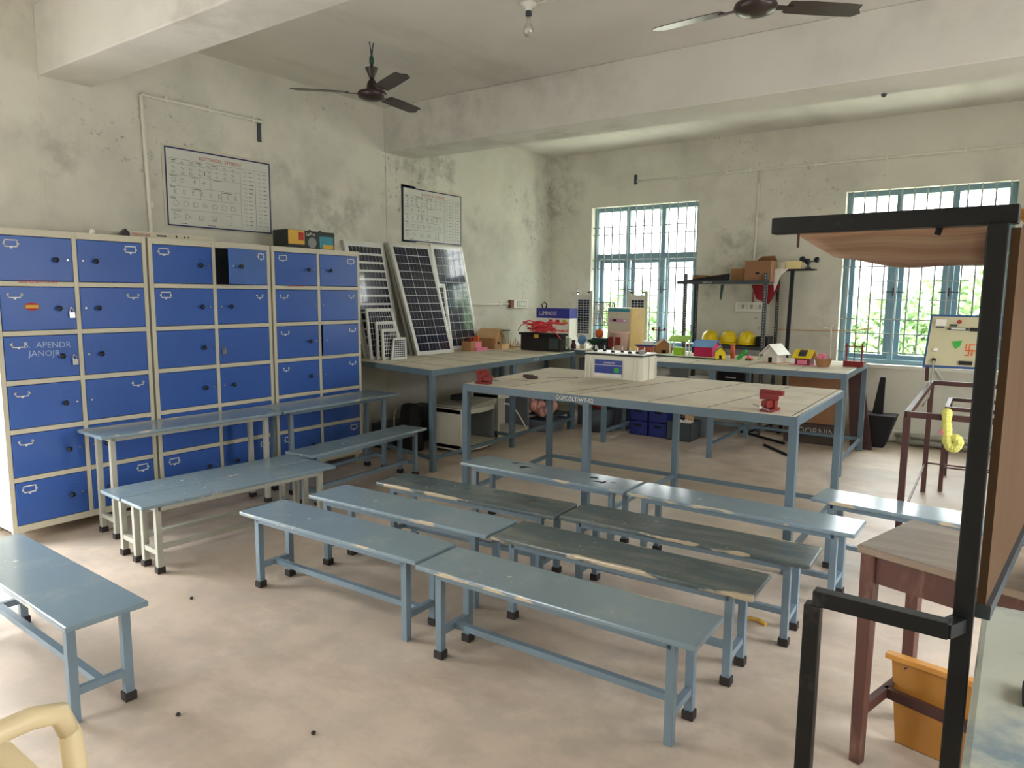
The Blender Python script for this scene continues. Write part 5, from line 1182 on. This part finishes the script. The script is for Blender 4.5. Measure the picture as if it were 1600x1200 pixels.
MB().slab([TB(0.36, 0.50, 0.006), TB(0.42, 0.36, 0.006), TB(0.48, 0.42, 0.006), TB(0.50, 0.52, 0.006)], n, 0.003).build('green_leaf', green, t)
for (u, v, w_, h_) in ((0.555, 0.37, 0.02, 0.10), (0.60, 0.24, 0.02, 0.22), (0.645, 0.24, 0.02, 0.12), (0.70, 0.28, 0.02, 0.10), (0.555, 0.33, 0.17, 0.025), (0.555, 0.24, 0.06, 0.02), (0.61, 0.44, 0.09, 0.02)):
    patch('orange_mark', u, v, u+w_, v+h_, mat('orange_print', (226, 130, 90), 0.6) if False else orange, e=0.0045, th=0.001)
patch('socket', 0.12, 0.30, 0.19, 0.36, white, th=0.01); patch('terminal_strip', 0.50, 0.07, 0.68, 0.14, black, th=0.012)
b = MB().lathe([(0.016, 0), (0.014, 0.02)], n=12); b.rot(Matrix.Translation(TB(0.15, 0.14, 0.005)) @ Matrix.Rotation(R(90), 4, 'X')); b.build('plug', black, t)
p0 = TB(0.15, 0.12, 0.02)
MB().tube([p0, p0+Vector((0.0, -0.05, -0.12)), p0+Vector((-0.01, -0.04, -0.28)), p0+Vector((-0.05, -0.02, -0.36))], 0.006, 8).build('hanging_cable', legpale, t, smooth=True)
for u in (0.07, 0.9): MB().bar(TB(u, 0.0, -0.02), (TB(u, 0, -0.02).x, 6.46, 0.90), 0.025).build('support', angle, t)
t = thing('garland', 'yellow-green paper garland curled over the near rail of the tall brown stand', 'garland', (-0.3, 4.6, 0.9))
pts = [PX(x, y, 4.595) for x, y in ((1480, 645), (1479, 660), (1480, 675), (1480, 690), (1484, 699), (1492, 700), (1498, 694), (1497, 686), (1491, 684))]
b = MB(); rn = random.Random(6)
for i in range(len(pts)-1):
    for k in range(4):
        c = pts[i].lerp(pts[i+1], k/4); b.ball(tuple(c), 0.024+rn.uniform(-0.003, 0.004), 8)
b.build('paper_strands', straw, t)
c = PX(1474, 675, 4.59); MB().ball(tuple(c), 0.022, 8, sy=0.5).build('pink_flower', lpink, t)

# ================================================================ right foreground
ex = Vector((-0.98, 0.17, 0))    # direction of the arms
hd = Vector((0.09, 0.996, 0))    # direction of the board
P0 = Vector((-0.055, 1.75, 0))
t = thing('display_stand', 'black square-tube stand with a ply canopy and brown board at the right edge', 'stand', tuple(P0))
MB().box(P0.x-0.019, P0.x+0.019, P0.y-0.019, P0.y+0.019, 0, 1.698).build('post', blackm, t, bevel=0.003)
zb = 0.862; q = Vector((-0.345, 1.70, 0))
MB().bar((P0.x-0.02, P0.y-0.06, zb), (q.x, q.y, zb), 0.036, 0.036).build('side_arm', blackm, t, bevel=0.003)
MB().bar((P0.x-0.03, P0.y-0.07, zb), (P0.x, P0.y, zb), 0.03).build('bracket', blackm, t)
MB().box(q.x-0.018, q.x+0.018, q.y-0.018, q.y+0.018, 0, zb-0.018).build('leg', blackm, t, bevel=0.003)
MB().bar((P0.x-0.02, P0.y, 0.12), (q.x+0.02, q.y, 0.12), 0.025).build('foot_rail', blackm, t)
MB().bar((-0.022, 1.77, 1.716), (-0.508, 1.80, 1.716), 0.038, 0.038).build('top_arm', blackm, t, bevel=0.003)
# canopy sheet sagging at its far edge
n = 10; vs = []; 
for i in range(n+1):
    u = i/n; x = -0.455+0.40*u
    for j in range(7):
        v = j/6; yy = 1.80+v*(0.80+0.15*math.sin(PI*min(1, u*1.1))); xx = x+v*(-0.075+0.02*u)
        zz = 1.696-v*v*(0.050*math.sin(PI*(0.12+u*0.50)))-0.004*math.sin(u*9+v*4)
        vs.append((xx, yy, zz))
k = len(vs); vs2 = vs+[(a_, b2, c_+0.006) for a_, b2, c_ in vs]; fs = []
for i in range(n):
    for j in range(6):
        a_ = i*7+j; fs += [(a_, a_+1, a_+8, a_+7), (k+a_, k+a_+7, k+a_+8, k+a_+1)]
ring = [i*7 for i in range(n+1)]+[n*7+j for j in range(1, 7)]+[i*7+6 for i in range(n-1, -1, -1)]+[j for j in range(5, 0, -1)]
for i in range(len(ring)): a_, b2 = ring[i], ring[(i+1) % len(ring)]; fs.append((a_, b2, b2+k, a_+k))
MB().add(vs2, fs).build('canopy_sheet', plyhood, t, smooth=True)
MB().bar((-0.45, 1.80, 1.70), (-0.45, 1.80, 1.665), 0.005).build('nail', angle, t)
MB().bar((-0.16, 1.80, 1.70), (-0.165, 1.80, 1.683), 0.012).build('rivet', blackm, t)
def BP(s_, z, e=0): b0 = Vector((-0.034, 1.775, 0)); return Vector((b0.x+hd.x*s_+hd.y*e, b0.y+hd.y*s_-hd.x*e, z))
MB().slab([BP(0, 0.90), BP(1.5, 0.90), BP(1.5, 1.69), BP(0, 1.69)], (1, -0.09, 0), 0.016).build('brown_board', plyb, t)
MB().slab([BP(0, 0.868, -0.004), BP(1.5, 0.868, -0.004), BP(1.5, 0.900, -0.004), BP(0, 0.900, -0.004)], (1, -0.09, 0), 0.03).build('lower_rail', dgrey, t)
MB().slab([BP(0.30, 0.90, -0.0006), BP(0.303, 0.90, -0.0006), BP(0.303, 1.69, -0.0006), BP(0.30, 1.69, -0.0006)], (1, -0.09, 0), 0.001).build('board_seam', ldark, t)
MB().slab([BP(0.1, 1.715), BP(1.5, 1.715), BP(1.5, 1.715, 0.6), BP(0.1, 1.715, 0.6)], (0, 0, 1), 0.022).build('top_shelf', yboard, t, bevel=0.002)
MB().bar(BP(0.12, 1.70, 0.02), BP(0.5, 1.66, 0.10), 0.03, 0.012).build('bracket', grey, t)

def leg4(t, pts, w, z, m_, ref=None):
    return [MB().box(x-w, x+w, y-w, y+w, 0, z).build('leg', m_, t, bevel=0.004) for (x, y) in pts]
# red-brown wooden stool table
t = thing('wooden_table', 'small red-brown painted wooden table with a weathered top behind the black post', 'table', (-0.1, 2.6, 0))
Q4 = [(-0.385, 2.485), (0.20, 2.30), (0.32, 2.72), (-0.272, 2.905)]
MB().hexa([(*p_, 0.725) for p_ in Q4], [(*p_, 0.75) for p_ in Q4]).build('table_top', [woodtop], t, bevel=0.005)
ci = Vector((-0.035, 2.60, 0)); I4 = [Vector((*p_, 0))+(ci-Vector((*p_, 0))).normalized()*0.045 for p_ in Q4]
f = MB()
for i in range(4): a_, b2 = I4[i], I4[(i+1) % 4]; f.bar((a_.x, a_.y, 0.68), (b2.x, b2.y, 0.68), 0.022, 0.09)
f.build('apron', redwood, t)
ang = math.atan2(Q4[1][1]-Q4[0][1], Q4[1][0]-Q4[0][0])
for p_ in I4:
    b = MB().hexa([(-0.018, -0.018, 0), (0.018, -0.018, 0), (0.018, 0.018, 0), (-0.018, 0.018, 0)], [(-0.023, -0.023, 0.725), (0.023, -0.023, 0.725), (0.023, 0.023, 0.725), (-0.023, 0.023, 0.725)])
    b.rot(Matrix.Translation((p_.x, p_.y, 0)) @ Matrix.Rotation(ang, 4, 'Z')); b.build('leg', redwood, t, bevel=0.003)
ml = (I4[0]+I4[3])/2; mr = (I4[1]+I4[2])/2
for (a_, b2) in ((I4[0], I4[3]), (I4[1], I4[2]), (ml, mr)): MB().bar((a_.x, a_.y, 0.18), (b2.x, b2.y, 0.18), 0.022, 0.035).build('stretcher', angle, t)
# yellow board leaning under it
t = thing('yellow_board', 'yellow wooden board with a thick top edge leaning under the red-brown table', 'board', (-0.15, 2.86, 0))
a, b_, c, d = Vector((-0.245, 2.80, 0.02)), Vector((0.02, 2.74, 0.02)), Vector((0.03, 2.88, 0.34)), Vector((-0.275, 2.95, 0.34))
a, b_, c, d = Vector((-0.25, 2.70, 0.0)), Vector((0.10, 2.63, 0.0)), Vector((0.08, 2.69, 0.275)), Vector((-0.285, 2.76, 0.275))
nn = (b_-a).cross(d-a).normalized()
MB().slab([a, b_, c, d], nn, 0.012).build('panel', yboard, t, bevel=0.002)
MB().bar(d+Vector((-0.02, 0.0, 0.008)), c+Vector((0, 0, 0.008)), 0.035, 0.02).build('top_edge', mat('amber_edge', (206, 146, 70), 0.4), t, bevel=0.002)
MB().box(-0.245, -0.215, 2.735, 2.745, 0.245, 0.262).build('hinge', dgrey, t)
# worn table in the right foreground with cloth and bag
t = thing('worn_table', 'worn grey-green enamelled table in the lower right corner', 'table', (0.3, 1.75, 0))
MB().hexa([(-0.026, 1.33, 0.74), (0.75, 1.38, 0.74), (0.72, 2.2, 0.74), (-0.026, 2.12, 0.74)], [(-0.026, 1.34, 0.78), (0.75, 1.39, 0.78), (0.72, 2.2, 0.78), (-0.026, 2.12, 0.78)]).build('table_top', oldtop, t, bevel=0.012)
MB().box(0.0, 0.68, 1.42, 2.05, 0.60, 0.74).build('apron', oldtop, t)
leg4(t, ((0.02, 1.42), (0.66, 1.45), (0.64, 2.08), (0.02, 2.06)), 0.025, 0.74, oldtop)
tag(MB().box(0.055, 0.14, 1.60, 1.68, 0.7805, 0.80).build('black_block', tarp, bevel=0.004), 'small black block at the very edge of the worn table in the lower right', 'block')
t = MB()
rn = random.Random(12)
for i in range(16): t.ball((0.13+0.035*(i % 5)+0.01, 2.34+0.05*(i//5), 0.80+0.035*math.sin(i)), 0.06+rn.uniform(-0.01, 0.015), 9)
tag(t.build('cloth_bundle', dusty, smooth=True), 'dark cloth bundle lying on the table right of the black post', 'bundle')

# ================================================================ plastic chair at the lower left
t = thing('plastic_chair', 'cream plastic armchair cut by the lower left corner', 'chair', (-1.72, 0.35, 0), 0)
ca = Vector((-1.502, 0.566, 0)); dirf = Vector((-0.04, 0.999, 0)); left = Vector((-0.999, -0.04, 0))
def CP(f_, l_, z): return ca-dirf*f_+left*l_+Vector((0, 0, z))
for l_ in (0.0, 0.54):
    MB().tube([CP(0.46, l_+ (0.02 if l_ == 0 else -0.02), 0.77), CP(0.36, l_, 0.73), CP(0.20, l_, 0.73), CP(0.05, l_, 0.73), CP(0.0, l_, 0.715), CP(-0.015, l_, 0.67)], 0.02, 10, rs=[0.018, 0.021, 0.022, 0.022, 0.022, 0.02]).build('armrest', cream, t, smooth=True)
    MB().tube([CP(-0.013, l_, 0.685), CP(-0.018, l_, 0.66), CP(-0.03, l_, 0.45), CP(-0.06, l_, 0.0)], 0.02, 12, rs=[0.017, 0.021, 0.024, 0.027]).build('front_leg', cream, t, smooth=True)
    MB().bar(CP(0.50, l_, 0), CP(0.44, l_, 0.42), 0.04, 0.03).build('rear_leg', cream, t, bevel=0.005)
vs = []; n = 8
for i in range(n+1):
    for j in range(n+1):
        u, v = i/n, j/n; vs.append(tuple(CP(-0.10+0.54*u, 0.03+0.48*v, 0.43-0.03*math.sin(PI*v)*math.sin(PI*min(1, u+0.2))+ (0.01 if u == 0 else 0)-(0.03 if i == 0 else 0))))
k = len(vs); vs2 = vs+[(x, y, z-0.012) for x, y, z in vs]; fs = []
for i in range(n):
    for j in range(n):
        a_ = i*(n+1)+j; fs += [(a_, a_+1, a_+n+2, a_+n+1), (k+a_, k+a_+n+1, k+a_+n+2, k+a_+1)]
MB().add(vs2, fs).build('seat', cream, t, smooth=True)
for j in range(7): MB().bar(CP(0.45, 0.05+0.073*j, 0.42), CP(0.55, 0.05+0.073*j, 0.86), 0.035, 0.012).build('back_slat', cream, t)
MB().tube([CP(0.55, 0.0, 0.86), CP(0.57, 0.12, 0.90), CP(0.58, 0.27, 0.91), CP(0.57, 0.42, 0.90), CP(0.55, 0.54, 0.86)], 0.02, 8).build('back_top', cream, t, smooth=True)
MB().tube([CP(0.55, 0.0, 0.86), CP(0.46, 0.0, 0.42)], 0.016, 8).build('back_post', cream, t, smooth=True)
MB().tube([CP(0.55, 0.54, 0.86), CP(0.46, 0.54, 0.42)], 0.016, 8).build('back_post', cream, t, smooth=True)

# little floor finds
c = (-0.945, 3.33)
tag(MB().tube([(-0.99, 3.30, 0.006), (-0.96, 3.34, 0.012), (-0.92, 3.345, 0.012), (-0.88, 3.33, 0.006)], 0.009, 6).build('twisted_paper', ypaint, smooth=True), 'bit of twisted yellow strip on the floor under the third row of benches', 'litter')
for k, (x, y, l) in enumerate(((-3.33, 1.89, 'dark crumb of dirt on the floor left of the front row'), (-2.42, 1.30, 'dark crumb of dirt on the floor right of the lone bench'), (-1.93, 1.52, 'dark crumb of dirt on the open floor before the front row'))):
    tag(MB().ball((x, y, 0.006), 0.009, 6, sz=0.8).build('dirt_crumb', rubber), l, 'litter', 'crumbs on the floor')
